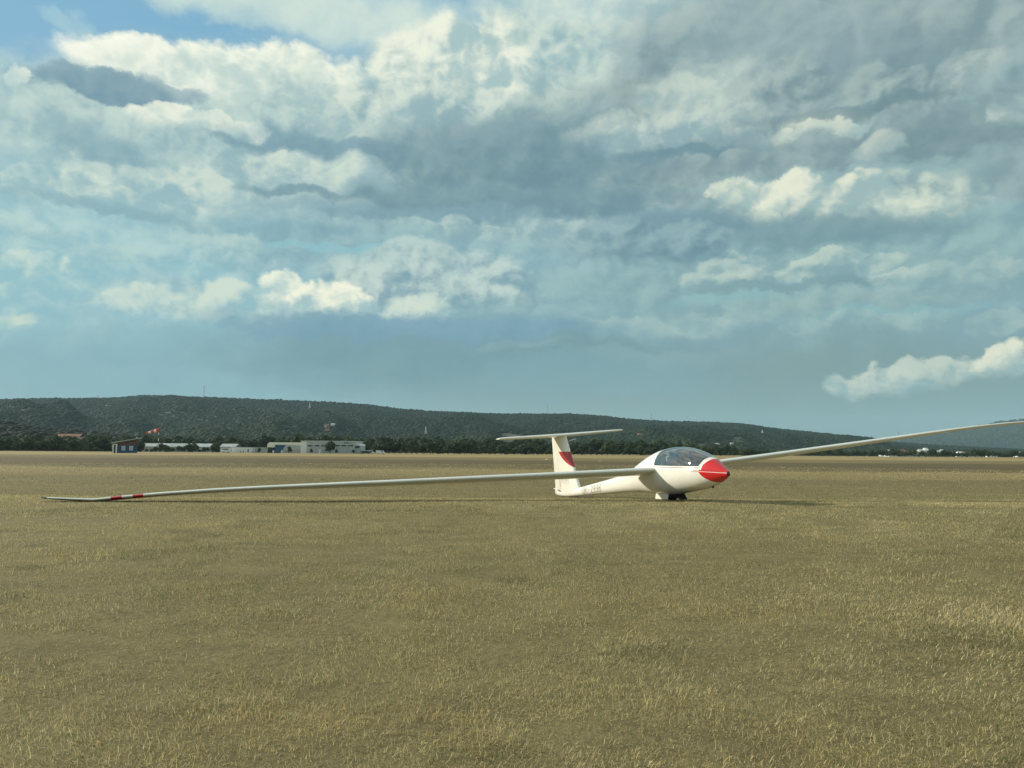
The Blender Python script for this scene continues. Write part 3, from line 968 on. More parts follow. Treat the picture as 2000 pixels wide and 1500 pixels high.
# ------------------------------------------------------------------ the glider
PSI, BANK = math.radians(18), math.radians(4.6)
WHEEL = Vector((2.8638, 13.908, 0.0))
Fv = Vector((math.sin(PSI), -math.cos(PSI), 0))
S0 = Vector((-math.cos(PSI), -math.sin(PSI), 0))
Zv = Vector((0, 0, 1))
Sv = S0 * math.cos(BANK) - Zv * math.sin(BANK)
Uv = Zv * math.cos(BANK) + S0 * math.sin(BANK)
glider = empty('glider')
Pv = -Sv
glider.matrix_world = Matrix(((Fv.x, Pv.x, Uv.x, WHEEL.x), (Fv.y, Pv.y, Uv.y, WHEEL.y), (Fv.z, Pv.z, Uv.z, gz1(WHEEL.x, WHEEL.y)), (0, 0, 0, 1)))
tag(glider, 'white sailplane with red nose and long wings parked on the dry grass', 'glider')

# side profile (x, top z, bottom z, half width, height of the widest line)
PROF = [(2.095, .560, .540, .008), (2.080, .584, .518, .026), (2.03, .612, .491, .049), (1.95, .654, .454, .087), (1.84, .714, .409, .132), (1.66, .806, .345, .200),
        (1.44, .876, .290, .260), (1.12, .952, .233, .298), (.72, .987, .172, .318), (.39, .975, .130, .320), (.10, .935, .118, .312), (-.28, .848, .112, .285),
        (-.70, .712, .115, .242), (-1.04, .592, .100, .205), (-1.40, .490, .078, .175), (-1.79, .402, .046, .154), (-2.30, .315, .000, .138), (-2.73, .248, -.036, .127),
        (-3.40, .146, -.094, .112), (-3.96, .060, -.142, .100), (-4.57, -.020, -.192, .085), (-5.00, -.050, -.214, .066), (-5.40, -.058, -.210, .042), (-5.60, -.062, -.190, .018)]
PA = np.array(PROF)


def catmull(xq, col):
    xs_, ys_ = PA[::-1, 0], PA[::-1, col]
    i = np.clip(np.searchsorted(xs_, xq) - 1, 0, len(xs_) - 2)
    x0, x1 = xs_[i], xs_[i + 1]; y0, y1 = ys_[i], ys_[i + 1]
    m = np.gradient(ys_, xs_)
    # limit slopes so the outline never overshoots
    d = np.diff(ys_) / np.diff(xs_)
    for k in range(len(m)):
        lo = d[max(k - 1, 0)]; hi = d[min(k, len(d) - 1)]
        m[k] = 0 if lo * hi < 0 else np.sign(m[k]) * min(abs(m[k]), 3 * min(abs(lo), abs(hi)))
    t = (xq - x0) / (x1 - x0); h_ = x1 - x0
    return (2 * t ** 3 - 3 * t ** 2 + 1) * y0 + (t ** 3 - 2 * t ** 2 + t) * h_ * m[i] + (-2 * t ** 3 + 3 * t ** 2) * y1 + (t ** 3 - t ** 2) * h_ * m[i + 1]


def fus(x):
    top, bot, w = (float(catmull(x, k)) for k in (1, 2, 3))
    zc = bot + (top - bot) * 0.47
    return top, bot, w, zc


def fus_pt(x, a, grow=0.0):
    """point of the hull: a = 0 top, pi/2 port side, pi bottom"""
    top, bot, w, zc = fus(x)
    c, s = math.cos(a), math.sin(a)
    e = 0.92
    c2 = math.copysign(abs(c) ** e, c); s2 = math.copysign(abs(s) ** e, s)
    return Vector((x, (w + grow) * s2, zc + ((top - zc) if c > 0 else (zc - bot)) * c2 + grow * c2))


def fus_y(x, z):
    """half width of the hull at x, z"""
    top, bot, w, zc = fus(x)
    hh = (top - zc) if z > zc else (zc - bot)
    q = min(0.999, abs(z - zc) / hh)
    c = q ** (1 / 0.92)
    return w * max(0.0, 1 - c * c) ** 0.5 ** 1.0 if False else w * (math.sin(math.acos(c)) ** 0.92)


NA = 56
stations = np.concatenate([2.095 - 0.165 * np.linspace(0, 1, 12) ** 2, np.linspace(1.88, -1.2, 50), np.linspace(-1.35, -5.60, 34)])
bm = bmesh.new()
rings = []
for x in stations:
    rings.append([bm.verts.new(fus_pt(float(x), 2 * math.pi * k / NA)) for k in range(NA)])
for i in range(len(rings) - 1):
    for k in range(NA):
        bm.faces.new((rings[i][k], rings[i][(k + 1) % NA], rings[i + 1][(k + 1) % NA], rings[i + 1][k]))
bm.faces.new(rings[0][::-1]); bm.faces.new(rings[-1])
bmesh.ops.recalc_face_normals(bm, faces=bm.faces)
# canopy outline: rear, sill and front planes, outer (frame) and inner (glass)
REAR, SILL, FRONT = (0.10, 0.655), 0.648, (1.575, 0.667)


def planes(d):
    # (point, normal pointing into the canopy)
    return [(Vector((0.17 + d, 0, .65)), Vector((1, 0, -0.12))), (Vector((0, 0, SILL + d)), Vector((0, 0, 1))), (Vector((1.588 - d, 0, .667)), Vector((-1, 0, 0.50)))]


for d in (-0.007, 0.0, 0.028):
    for co, no in planes(d):
        bmesh.ops.bisect_plane(bm, geom=bm.verts[:] + bm.edges[:] + bm.faces[:], dist=1e-5, plane_co=co, plane_no=no)


def inside(c, d):
    return all((c - co).dot(no) > 0 for co, no in planes(d))


hull_f, seal_f, frame_f, glass_f = [], [], [], []
for fc in bm.faces:
    c = fc.calc_center_median()
    (glass_f if inside(c, 0.028) else frame_f if inside(c, 0.0) else seal_f if inside(c, -0.007) else hull_f).append(fc)
bm.normal_update()


def from_faces(name, faces, mat, parent, solid=0.0):
    ids = {}
    v, f = [], []
    for fc in faces:
        p = []
        for vt in fc.verts:
            if vt not in ids: ids[vt] = len(v); v.append(tuple(vt.co))
            p.append(ids[vt])
        f.append(p)
    me = bpy.data.meshes.new(name); me.from_pydata(v, [], f); me.materials.append(mat)
    me.polygons.foreach_set('use_smooth', [True] * len(me.polygons))
    nrm = {ids[k]: k.normal.copy() for k in ids}
    me.normals_split_custom_set_from_vertices([nrm[i] for i in range(len(v))])
    o = link(bpy.data.objects.new(name, me), parent)
    if solid:
        m = o.modifiers.new('thickness', 'SOLIDIFY'); m.thickness = solid; m.offset = -1
    return o


fuselage = from_faces('fuselage', hull_f, M['gel_nose'], glider, 0.006)
canopy_frame = from_faces('canopy_frame', frame_f, M['gel'], glider, 0.012)
from_faces('canopy_seal', seal_f, M['grey_plastic'], glider, 0.010)
canopy = from_faces('canopy', glass_f, M['canopy'], glider)
canopy['label'] = 'clear curved canopy reflecting the sky'
bm.free()

# cockpit: lining, seat, headrest, instrument panel, stick
mb = MB()
xs_c = np.linspace(0.16, 1.62, 16); na = 18
for i, x in enumerate(xs_c):
    for k in range(na + 1):
        z0 = SILL - 0.004
        a0 = math.acos(max(-1, min(1, (z0 - fus(x)[3]) / (fus(x)[0] - fus(x)[3])))) if z0 > fus(x)[3] else math.pi / 2
        p = fus_pt(float(x), a0 + (2 * math.pi - 2 * a0) * k / na, -0.025)
        mb.v.append(tuple(p))
for i in range(len(xs_c) - 1):
    for k in range(na):
        b = i * (na + 1) + k
        mb.f.append((b, b + 1, b + na + 2, b + na + 1))
mb.build('cockpit_lining', M['grey_plastic'], glider, True)
MB().prism([(0.20, .30), (0.28, .30), (0.36, .60), (0.33, .72), (0.25, .72), (0.22, .60)], -0.20, 0.20).build('seat_back', M['seat_cloth'], glider, bevel=0.015)
MB().prism([(0.28, .26), (1.0, .33), (1.0, .37), (0.30, .34)], -0.19, 0.19).build('seat_pan', M['seat_cloth'], glider, bevel=0.01)
MB().box(0.30, 0.40, -0.11, 0.11, 0.70, 0.84).build('headrest', M['grey_plastic'], glider, bevel=0.025)
MB().box(0.13, 0.17, -0.20, 0.20, 0.60, 0.86).build('bulkhead', M['grey_plastic'], glider, bevel=0.01)
ip = MB().prism([(1.18, .36), (1.26, .36), (1.28, .66), (1.25, .755), (1.16, .745), (1.17, .60)], -0.135, 0.135).build('instrument_panel', M['dark_paint'], glider, bevel=0.02)
for yy_, zz_ in ((-0.07, .69), (0.0, .69), (0.07, .69), (-0.035, .61), (0.035, .61)):
    mbd = MB(); mbd.tube([(1.145, yy_, zz_), (1.17, yy_, zz_)], 0.028, 14); mbd.build('dial', M['grey_plastic'], ip, True)
MB().prism([(1.25, .70), (1.60, .70), (1.56, .755), (1.27, .765)], -0.12, 0.12).build('panel_hood', M['dark_paint'], glider, bevel=0.02)
MB().tube([(0.98, 0, .38), (0.99, 0, .5), (0.95, 0, .60), (0.94, 0, .66)], [0.012, 0.012, 0.012, 0.018], 8).build('control_stick', M['dark_paint'], glider, True)
MB().box(0.84, 0.95, -0.12, -0.02, 0.60, 0.608).build('map_card', M['grey_plastic'], glider)
MB().tube([(1.05, -0.19, .60), (1.10, -0.17, .64), (1.16, -0.10, .66)], 0.010, 8).build('cable', M['grey_plastic'], glider, True)
for yy_ in (-0.08, 0.08):
    MB().prism([(0.36, .50), (0.375, .50), (0.40, .69), (0.37, .70)], yy_ - 0.022, yy_ + 0.022).build('seat_belt', M['blue_paint'], glider)


# wings
def naca(c0, c1, t, camber=0.006, n=16):
    """closed loop (chord fraction, thickness fraction) of the aerofoil between chord fractions c0 and c1"""
    def yt(x): return 5 * t * (0.2969 * math.sqrt(x) - 0.126 * x - 0.3516 * x * x + 0.2843 * x ** 3 - 0.1036 * x ** 4)
    def yc(x): return camber * 4 * x * (1 - x)
    xs_ = [c0 + (c1 - c0) * (1 - math.cos(math.pi * i / n)) / 2 for i in range(n + 1)]
    up = [(x, yc(x) + yt(x)) for x in xs_]
    lo = [(x, yc(x) - yt(x)) for x in xs_]
    return up + (lo[::-1][:-1] if c0 <= 0.0 else lo[::-1])


W_S = [0.20, 0.32, 1.0, 2.0, 3.0, 4.0, 5.0, 5.6, 6.2, 7.0, 7.8, 8.5, 9.0, 9.39, 9.60, 9.85, 10.0, 10.06]
W_LEZ = [(0, .598), (.35, .602), (2.2, .672), (3.3, .717), (4.9, .780), (6.4, .843), (7.45, .886), (8.2, .902), (8.8, .905), (9.39, .895), (10.08, .990)]
W_CH = [(0, .90), (.35, .86), (5.6, .66), (8.5, .47), (9.4, .40), (9.9, .33), (10.02, .27), (10.06, .17)]


def wing_sec(S, c0, c1, side, camber=0.006):
    zle = float(np.interp(S, *np.array(W_LEZ).T)); ch = float(np.interp(S, *np.array(W_CH).T))
    xle = 0.27 - 0.014 * S - (0.05 if S > 10.03 else 0)
    t = float(np.interp(S, [0, 9, 10.06], [.155, .125, .10]))
    inc = math.radians(float(np.interp(S, [0, 10], [9.5, 7.5])))
    out = []
    for fx_, fz_ in naca(c0, c1, t, camber):
        a, b = -fx_ * ch, fz_ * ch
        out.append((xle + a * math.cos(inc) + b * math.sin(inc), -side * S, zle + a * math.sin(inc) + b * math.cos(inc)))
    return out


def loft(loops, name, mat, parent, closed_ends=True):
    mb = MB(); n = len(loops[0])
    for l in loops: mb.v += l
    for i in range(len(loops) - 1):
        for k in range(n):
            mb.f.append((i * n + k, i * n + (k + 1) % n, (i + 1) * n + (k + 1) % n, (i + 1) * n + k))
    mb.f.append(tuple(reversed(range(n)))); mb.f.append(tuple(range((len(loops) - 1) * n, len(loops) * n)))
    o = mb.build(name, mat, parent)
    me = o.data
    me.polygons.foreach_set('use_smooth', [len(p.vertices) == 4 for p in me.polygons])
    with_angle(me, 40)
    return o


def with_angle(me, deg):
    """sharp edges where faces meet steeply"""
    bm_ = bmesh.new(); bm_.from_mesh(me)
    for e in bm_.edges:
        if len(e.link_faces) == 2 and e.calc_face_angle() > math.radians(deg): e.smooth = False
    bm_.to_mesh(me); bm_.free()


for side, nm in ((1, 'starboard'), (-1, 'port')):
    w = loft([wing_sec(S, 0, .80, side) for S in W_S if S < 9.40], 'wing', M['gel_wing'], glider)
    w['label'] = 'long white wing resting near the ground' if side == 1 else 'long white wing raised into the air'
    # inboard closed trailing part is the flap, outboard the aileron, then the bent-up tip
    loft([wing_sec(S, .808, 1.0, side) for S in np.linspace(0.33, 5.58, 10)], 'flap', M['gel_wing'], w)
    loft([wing_sec(S, .808, 1.0, side) for S in np.linspace(5.61, 9.37, 8)], 'aileron', M['gel_wing'], w)
    loft([wing_sec(S, 0, 1.0, side) for S in W_S if S >= 9.38], 'wing_tip', M['gel_wing'], w)
    zt = 0.872
    MB().prism([(0.02, zt + .03), (-.06, zt + .03), (-.05, zt - .035), (0.0, zt - .035)], -side * 9.40 - 0.012, -side * 9.40 + 0.012).build('tip_skid', M['grey_plastic'], w)

# fin and rudder
FIN_LE = [(-.30, -3.95), (.06, -3.99), (.29, -4.13), (.49, -4.22), (.92, -4.45), (1.30, -4.64)]
HINGE, TE = -5.17, -5.60


def fin_sec(z, c0, c1):
    le = float(np.interp(z, [a for a, b in FIN_LE], [b for a, b in FIN_LE])); ch = le - TE
    t = 0.115 if z < 1.0 else 0.105
    return [(le - fx_ * ch, fz_ * ch, z) for fx_, fz_ in naca(c0(le, ch), c1(le, ch), t, 0.0)]


hf = lambda off: (lambda le, ch: (le - HINGE) / ch + off)
fin = loft([fin_sec(z, lambda l, c: 0.0, hf(-.006)) for z in (-.10, .06, .18, .29, .49, .7, .92, 1.12, 1.285)], 'fin', M['gel_fin'], glider)
loft([fin_sec(z, hf(.006), lambda l, c: 1.0) for z in (-.045, .2, .5, .8, 1.1, 1.27)], 'rudder', M['gel_fin'], glider)
MB().prism([(-5.05, -.085), (-5.25, -.055), (-5.66, -.035), (-5.66, -.05), (-5.25, -.075)], -0.035, 0.035).build('rudder_lever', M['gel'], glider)
MB().tube([(-5.1, -.075, -.075), (-5.3, -.06, -.07)], 0.012, 6).build('control_horn', M['dark_paint'], glider)


# tailplane
def stab_sec(S, c0, c1):
    a = abs(S)
    ch = float(np.interp(a, [0, 1.2, 1.58, 1.65], [.88, .66, .52, .34])); xle = -4.60 - 0.09 * a - (0.06 if a > 1.6 else 0)
    return [(xle - fx_ * ch, -S, 1.315 + 0.012 * a + fz_ * ch - fx_ * ch * 0.03) for fx_, fz_ in naca(c0, c1, .105, 0.0)]


SS = [-1.65, -1.58, -1.2, -.6, 0, .6, 1.2, 1.58, 1.65]
stab = loft([stab_sec(S, 0, .70) for S in SS], 'tailplane', M['gel'], glider)
loft([stab_sec(S, .712, 1.0) for S in SS], 'elevator', M['gel'], glider)
MB().prism([(-4.66, 1.27), (-4.60, 1.305), (-4.70, 1.345), (-5.40, 1.33), (-5.44, 1.30), (-5.3, 1.27)], -.035, .035).build('tailplane_fairing', M['gel'], glider, bevel=0.012)
# probes on the fin
MB().tube([(-4.60, 0, 1.14), (-4.1, 0, 1.20), (-4.02, 0, 1.21)], [.007, .006, .006], 6).tube([(-4.10, 0, 1.20), (-4.09, 0, 1.12)], .005, 6).build('energy_probe', M['steel'], fin, True)
MB().tube([(-4.53, 0, 1.02), (-4.40, 0, 1.035)], .007, 6).build('pitot_tube', M['steel'], fin, True)

# landing gear
gear = MB()
prof = [(0.168, -.045), (0.182, -.030), (0.186, 0), (0.182, .030), (0.168, .045), (0.10, .045), (0.10, -.045)]
n = 32
for k in range(n):
    a = 2 * math.pi * k / n
    for r_, y_ in prof: gear.v.append((0.20 + r_ * math.cos(a), y_ * 1.3, 0.175 + r_ * math.sin(a)))
m_ = len(prof)
for k in range(n):
    for j in range(m_):
        gear.f.append((k * m_ + j, k * m_ + (j + 1) % m_, ((k + 1) % n) * m_ + (j + 1) % m_, ((k + 1) % n) * m_ + j))
tyre = gear.build('main_wheel', M['rubber'], glider, True)
MB().tube([(0.20, -.045, .175), (0.20, .045, .175)], 0.098, 24).build('rim', M['grey_plastic'], tyre)
for sd in (-1, 1):
    mb = MB()
    y0, y1 = sd * 0.115, sd * 0.124
    mb.v += [(-.12, y0, .165), (.33, y0, .175), (.30, y1, .045), (-.16, y1, .032), (-.12, y0 - sd * .008, .163), (.33, y0 - sd * .008, .173), (.30, y1 - sd * .008, .043), (-.16, y1 - sd * .008, .030)]
    mb.f += [(0, 1, 2, 3), (7, 6, 5, 4), (0, 4, 5, 1), (1, 5, 6, 2), (2, 6, 7, 3), (3, 7, 4, 0)]
    mb.build('gear_door', M['gel'], glider)
    MB().tube([(.10, sd * .06, .20), (.36, sd * .07, .20), (.14, sd * .055, .175)], .014, 6).build('gear_strut', M['dark_paint'], glider)
MB().prism([(.38, .14), (.56, .165), (.66, .055), (.52, .095), (.40, .09)], -.07, .07).build('front_gear_door', M['rubber'], glider)
MB().box(-.10, .42, -.10, .10, .105, .125).build('wheel_well', M['dark_opening'], glider)
MB().tube([(1.60, 0, .335), (1.61, 0, .305)], [.022, .016], 10).build('tow_hook', M['dark_paint'], glider, True)
tw = MB().tube([(-4.86, -.018, -.222), (-4.86, .018, -.222)], .055, 18).build('tail_wheel', M['grey_plastic'], glider, True)

# lettering on the tail boom and fin, drawn as thin painted strokes just proud of the skin
GLYPH = {'O': [[(.5, 0), (.15, .12), (0, .35), (0, .65), (.15, .88), (.5, 1), (.85, .88), (1, .65), (1, .35), (.85, .12), (.5, 0)]],
         'K': [[(0, 0), (0, 1)], [(.9, 1), (.05, .45)], [(.3, .6), (1, 0)]], '-': [[(.15, .48), (.85, .48)]],
         '2': [[(.02, .75), (.15, .93), (.5, 1), (.85, .92), (.98, .74), (.85, .52), (.05, 0), (1, 0)]],
         '9': [[(.05, .1), (.4, 0), (.8, .12), (.98, .45), (.98, .75), (.8, .95), (.5, 1), (.18, .94), (.03, .73), (.18, .52), (.5, .45), (.8, .5), (.97, .68)]],
         '8': [[(.5, .52), (.15, .65), (.05, .8), (.2, .95), (.5, 1), (.8, .95), (.95, .8), (.85, .65), (.5, .52), (.12, .4), (0, .22), (.15, .05), (.5, 0), (.85, .05), (1, .22), (.88, .4), (.5, .52)]],
         'M': [[(0, 0), (0, 1), (.5, .25), (1, 1), (1, 0)]], 'L': [[(0, 1), (0, 0), (.6, 0)], [(.28, 1), (.28, .14), (.6, .14)]]}


def strokes(text, x0, cw, gap, h, wid, zbase, ymap, name, parent):
    """each character is a part of its own"""
    x = x0
    for ch in text:
        bm_ = bmesh.new()
        for li, line in enumerate(GLYPH[ch]):
            P_ = []
            for (a, b), (c, d) in zip(line[:-1], line[1:]):
                for k in range(3): P_.append((a + (c - a) * k / 3, b + (d - b) * k / 3))
            P_.append(line[-1])
            P_ = [(x + a * cw, zbase(x + a * cw) + b * h) for a, b in P_]
            L_, R_ = [], []
            for i in range(len(P_)):
                (ax, az_), (bx_, bz_) = P_[max(i - 1, 0)], P_[min(i + 1, len(P_) - 1)]
                dx_, dz_ = bx_ - ax, bz_ - az_; q_ = math.hypot(dx_, dz_) or 1
                nx_, nz_ = -dz_ / q_ * wid / 2, dx_ / q_ * wid / 2
                u_, v_ = P_[i]
                out_ = 0.0006 * li
                L_.append(bm_.verts.new((u_ + nx_, ymap(u_ + nx_, v_ + nz_) - out_, v_ + nz_)))
                R_.append(bm_.verts.new((u_ - nx_, ymap(u_ - nx_, v_ - nz_) - out_, v_ - nz_)))
            for i in range(len(P_) - 1): bm_.faces.new((L_[i], L_[i + 1], R_[i + 1], R_[i]))
        me = bpy.data.meshes.new(name); bm_.to_mesh(me); bm_.free(); me.materials.append(M['lettering'])
        link(bpy.data.objects.new(name, me), parent)
        x += cw + gap


strokes('OK-2998', -3.62, .115, .045, .160, .020, lambda x: fus(x)[1] + (fus(x)[0] - fus(x)[1]) * .5 - .075,
        lambda x, z: -(fus_y(x, z) + .003), 'letter', fuselage)


def fin_y(x, z):
    le = float(np.interp(z, [a for a, b in FIN_LE], [b for a, b in FIN_LE])); ch = le - TE
    u = min(.99, max(.01, (le - x) / ch)); t = 0.115
    return 5 * t * (0.2969 * math.sqrt(u) - 0.126 * u - 0.3516 * u * u + 0.2843 * u ** 3 - 0.1036 * u ** 4) * ch


strokes('MM', -4.98, .20, .09, .26, .016, lambda x: .12, lambda x, z: -(fin_y(x, z) + .003), 'letter', fin)
strokes('L', -5.12, .12, .0, .40, .013, lambda x: -.02, lambda x, z: -(fin_y(x, z) + .003), 'letter', fin)
#GLIDER_END

# ------------------------------------------------------------------ trees of the belt behind the field
def leaf_crown(seed, lobes, n, size, col_a, col_b, squash=1.0):
    """crown of small leaf clumps spread through several lobes; unit height 1, base at z = 0"""
    r = np.random.default_rng(seed)
    L_ = np.array(lobes)                       # x, y, z, radius
    k = r.choice(len(L_), n, p=L_[:, 3] ** 2 / (L_[:, 3] ** 2).sum())
    d = r.normal(size=(n, 3)); d /= np.linalg.norm(d, axis=1)[:, None]
    rad = L_[k, 3] * r.uniform(0.45, 1.08, n) ** 0.6
    c = L_[k, :3] + d * rad[:, None] * np.array([1, 1, squash])
    nrm = d + r.normal(scale=0.55, size=(n, 3)); nrm /= np.linalg.norm(nrm, axis=1)[:, None]
    a = np.cross(nrm, r.normal(size=(n, 3))); a /= np.linalg.norm(a, axis=1)[:, None]
    b = np.cross(nrm, a)
    s_ = size * r.uniform(0.6, 1.4, n)[:, None]
    v = np.stack([c - a * s_ - b * s_ * .7, c + a * s_ - b * s_ * .5, c + a * s_ * .6 + b * s_ + nrm * s_ * .4, c - a * s_ * .7 + b * s_ * .8], 1).reshape(-1, 3)
    v[:, 2] = np.maximum(v[:, 2], 0.02)
    f = (np.arange(n)[:, None, None] * 4 + np.array([[0, 1, 2], [0, 2, 3]])[None]).reshape(-1, 3)
    m = np.clip(r.random(n) * 0.8 + 0.2 * r.random(len(L_))[k], 0, 1)[:, None]
    col_ = np.array(col_a) * (1 - m) + np.array(col_b) * m
    return v, f, np.repeat(col_[:, None], 4, 1).reshape(-1, 3)


def lobes_round(seed, n=7, low=0.34):
    r = random.Random(seed); o = [(0, 0, .62, .30)]
    for i in range(n):
        a = 6.28 * i / n + r.uniform(-.4, .4); q = r.uniform(.16, .30)
        o.append((math.cos(a) * q, math.sin(a) * q, r.uniform(low, .74), r.uniform(.15, .25)))
    o.append((r.uniform(-.08, .08), r.uniform(-.08, .08), .84, .16))
    return o


DK, MD, LT = (0.027, 0.045, 0.021), (0.050, 0.075, 0.030), (0.080, 0.105, 0.040)
CROWNS = []
for i in range(7):
    ca, cb = ((DK, MD), (DK, LT), (MD, LT), (MD, (0.085, 0.10, 0.036)), (DK, MD), (DK, (0.06, 0.074, 0.024)), (DK, LT))[i]
    lob = lobes_round(i * 3 + 1, 6 + i % 3, (.20, .28, .16, .24, .30, .2, .26)[i])
    CROWNS.append(mesh_np('crown', *leaf_crown(30 + i, lob, 620, .055, ca, cb)[:2], M['leaf'], False, leaf_crown(30 + i, lob, 620, .055, ca, cb)[2]))
TRUNKS = []
for i in range(3):
    t_ = MB(); r = random.Random(90 + i)
    t_.tube([(0, 0, -.02), (r.uniform(-.01, .01), 0, .2), (r.uniform(-.03, .03), r.uniform(-.02, .02), .42), (r.uniform(-.04, .04), 0, .66)], [.034, .026, .020, .008], 7)
    for k in range(4):
        a = k * 1.6 + r.random(); t_.tube([(0, 0, .24 + .08 * k), (math.cos(a) * .12, math.sin(a) * .12, .40 + .08 * k), (math.cos(a) * .22, math.sin(a) * .22, .50 + .07 * k)], [.014, .009, .004], 5)
    o_ = t_.build('trunk', M['bark'], None, True); TRUNKS.append(o_.data); bpy.data.objects.remove(o_)


def tree(px, Y, h, wide, v, label, group=None, name='tree', trunk=True, base=None):
    x = float(col_dir(np.array([float(px)]))[0]) * Y
    t = empty(name, (x, Y, gz1(x, Y) if base is None else base), random.uniform(0, 6.28))
    tag(t, label, 'tree' if trunk else 'bush', group)
    c = link(bpy.data.objects.new('crown', CROWNS[v]), t); c.scale = (h * wide, h * wide, h)
    if trunk:
        k = link(bpy.data.objects.new('trunk', TRUNKS[v % 3]), t); k.scale = (h * .9, h * .9, h)
    return t


BELT_TOP = [(-60, 852), (100, 850), (180, 852), (260, 851), (330, 853), (420, 856), (470, 852), (560, 851), (640, 850), (720, 852), (800, 853), (900, 856), (1000, 858), (1100, 860), (1200, 860), (1300, 862), (1420, 872)]
px = -50.0
while px < 1440:                                                   # back row: tall broadleaved wood
    Y = random.uniform(500, 540)
    top = float(lerp_prof(BELT_TOP, px)) + random.uniform(-3, 5)
    h = (878 + .007 * px - top) / FPX * Y + EYE
    tree(px, Y, h * random.choice((.82, .92, 1.0, 1.0, 1.06)), random.uniform(.9, 1.5), random.randrange(7), 'tall dark broadleaved tree in the back row of the wood belt', 'back row of trees behind the airfield', 'belt_tree')
    px += random.uniform(9, 14)
px = -50.0
while px < 1460:                                                   # front row: lower trees and bushes at the edge of the field
    Y = random.uniform(440, 470)
    if not (455 < px < 735):
        top = float(lerp_prof(BELT_TOP, px)) + random.uniform(3, 22)
        h = (878 + .007 * px - top) / FPX * Y + EYE
        if 270 < px < 420: h *= .72
        tree(px, Y, h, random.uniform(1.0, 1.7), random.randrange(7), 'lower bushy tree at the field edge in front of the wood belt', 'front row of trees along the field edge', 'edge_tree')
    px += random.uniform(8, 13)
px = 1440.0
while px < 2050:                                                   # low scrub to the right
    Y = random.uniform(640, 720)
    h = random.uniform(4.0, 7.5)
    tree(px, Y, h, random.uniform(.9, 1.4), random.randrange(7), 'low dark tree in the far hedge beneath the raised wing', 'far hedge on the right', 'hedge_tree')
    px += random.uniform(5.5, 9)
tree(645, 388, 6.6, 1.05, 1, 'dark spreading tree standing alone in front of the white hangar')
for px_, h_, lb in ((566, 3.6, 'narrow small conifer-like bush before the grey annex of the hangar'), (608, 2.6, 'low bush at the left corner of the white hangar'), (657, 2.4, 'small bush right of the spreading hangar tree'), (690, 2.2, 'small bush at the right corner of the white hangar'), (506, 2.7, 'round bush in front of the small white block')):
    tree(px_, 385, h_, .75, 5, lb, None, 'bush', False)

# ------------------------------------------------------------------ airfield buildings
def bld(name, px, Y, label, cat='building', group=None):
    p = at(px, 885, Y)
    e = empty(name, (p.x, Y, gz1(p.x, Y)))
    tag(e, label, cat, group)
    return e


class Site:
    """parts of one building given in photo pixels at its distance, as boxes of real size"""

    def __init__(s, root, Y): s.r, s.Y, s.o = root, Y, root.location.copy()

    def X_(s, px): return at(px, 885, s.Y).x - s.o.x

    def Z_(s, px, py): return at(px, py, s.Y).z - s.o.z

    def box(s, name, mat, px0, px1, py0, py1, y0, y1, parent=None):
        """py0 top, py1 bottom (None = ground); y0, y1 metres behind the front line"""
        pm = (px0 + px1) / 2
        z1 = s.Z_(pm, py0); z0 = -0.1 if py1 is None else s.Z_(pm, py1)
        return MB().box(s.X_(px0), s.X_(px1), y0, y1, z0, z1).build(name, mat, parent or s.r)

    def poly(s, name, mat, pts, y0, y1, parent=None):
        return MB().prism([(s.X_(a), s.Z_(a, b)) for a, b in pts], y0, y1).build(name, mat, parent or s.r)


# blue hut with a mono-pitch roof
hut = bld('hut', 245, 190, 'small blue wooden hut with a sloping roof at the edge of the field', 'hut')
S_ = Site(hut, 190)
S_.poly('wall', M['blue_paint'], [(220, 884.8), (268, 884.8), (268, 869.8), (220, 869.8)], 0, 4.2)
S_.poly('gable_board', M['brown_board'], [(219.5, 869.8), (268.5, 869.8), (268.5, 857.6), (219.5, 866.2)], -.04, 4.24)
S_.poly('roof', M['roof_sheet'], [(215.5, 866.0), (276.5, 855.4), (276.5, 854.3), (215.5, 864.6)], -.5, 4.7)
for a, b in ((237.0, 243.8), (252.2, 259.2)):
    w_ = S_.box('window', M['white_paint'], a, b, 871.2, 879.6, -.06, -.005)
    S_.box('shutter', M['grey_sheet'], a + .7, b - .7, 872.0, 878.8, -.08, -.062, w_)
S_.box('door', M['dark_opening'], 222.0, 225.2, 868.6, 884.8, -.03, -.004)
for a, b in ((219.2, 221.8), (225.4, 228.2)): S_.box('door_post', M['white_paint'], a, b, 867.0, 884.8, -.10, -.005)
S_.box('door_lintel', M['white_paint'], 221.8, 225.4, 867.0, 868.4, -.09, -.006)
mb = MB(); xa = S_.X_(267); mb.tube([(xa, 2, S_.Z_(267, 858)), (xa, 2, S_.Z_(267, 842.5))], .025, 6); mb.build('antenna', M['steel'], hut)
mb = MB(); xa = S_.X_(265); mb.tube([(xa, 1, S_.Z_(265, 858)), (xa, 1, S_.Z_(265, 853.6))], .06, 8); mb.build('vent_pipe', M['white_paint'], hut)

hut.rotation_euler = (0, 0, math.atan2(-hut.location.x, 190.0)); hut.scale = (.885, 1, 1)      # faces the middle of the field

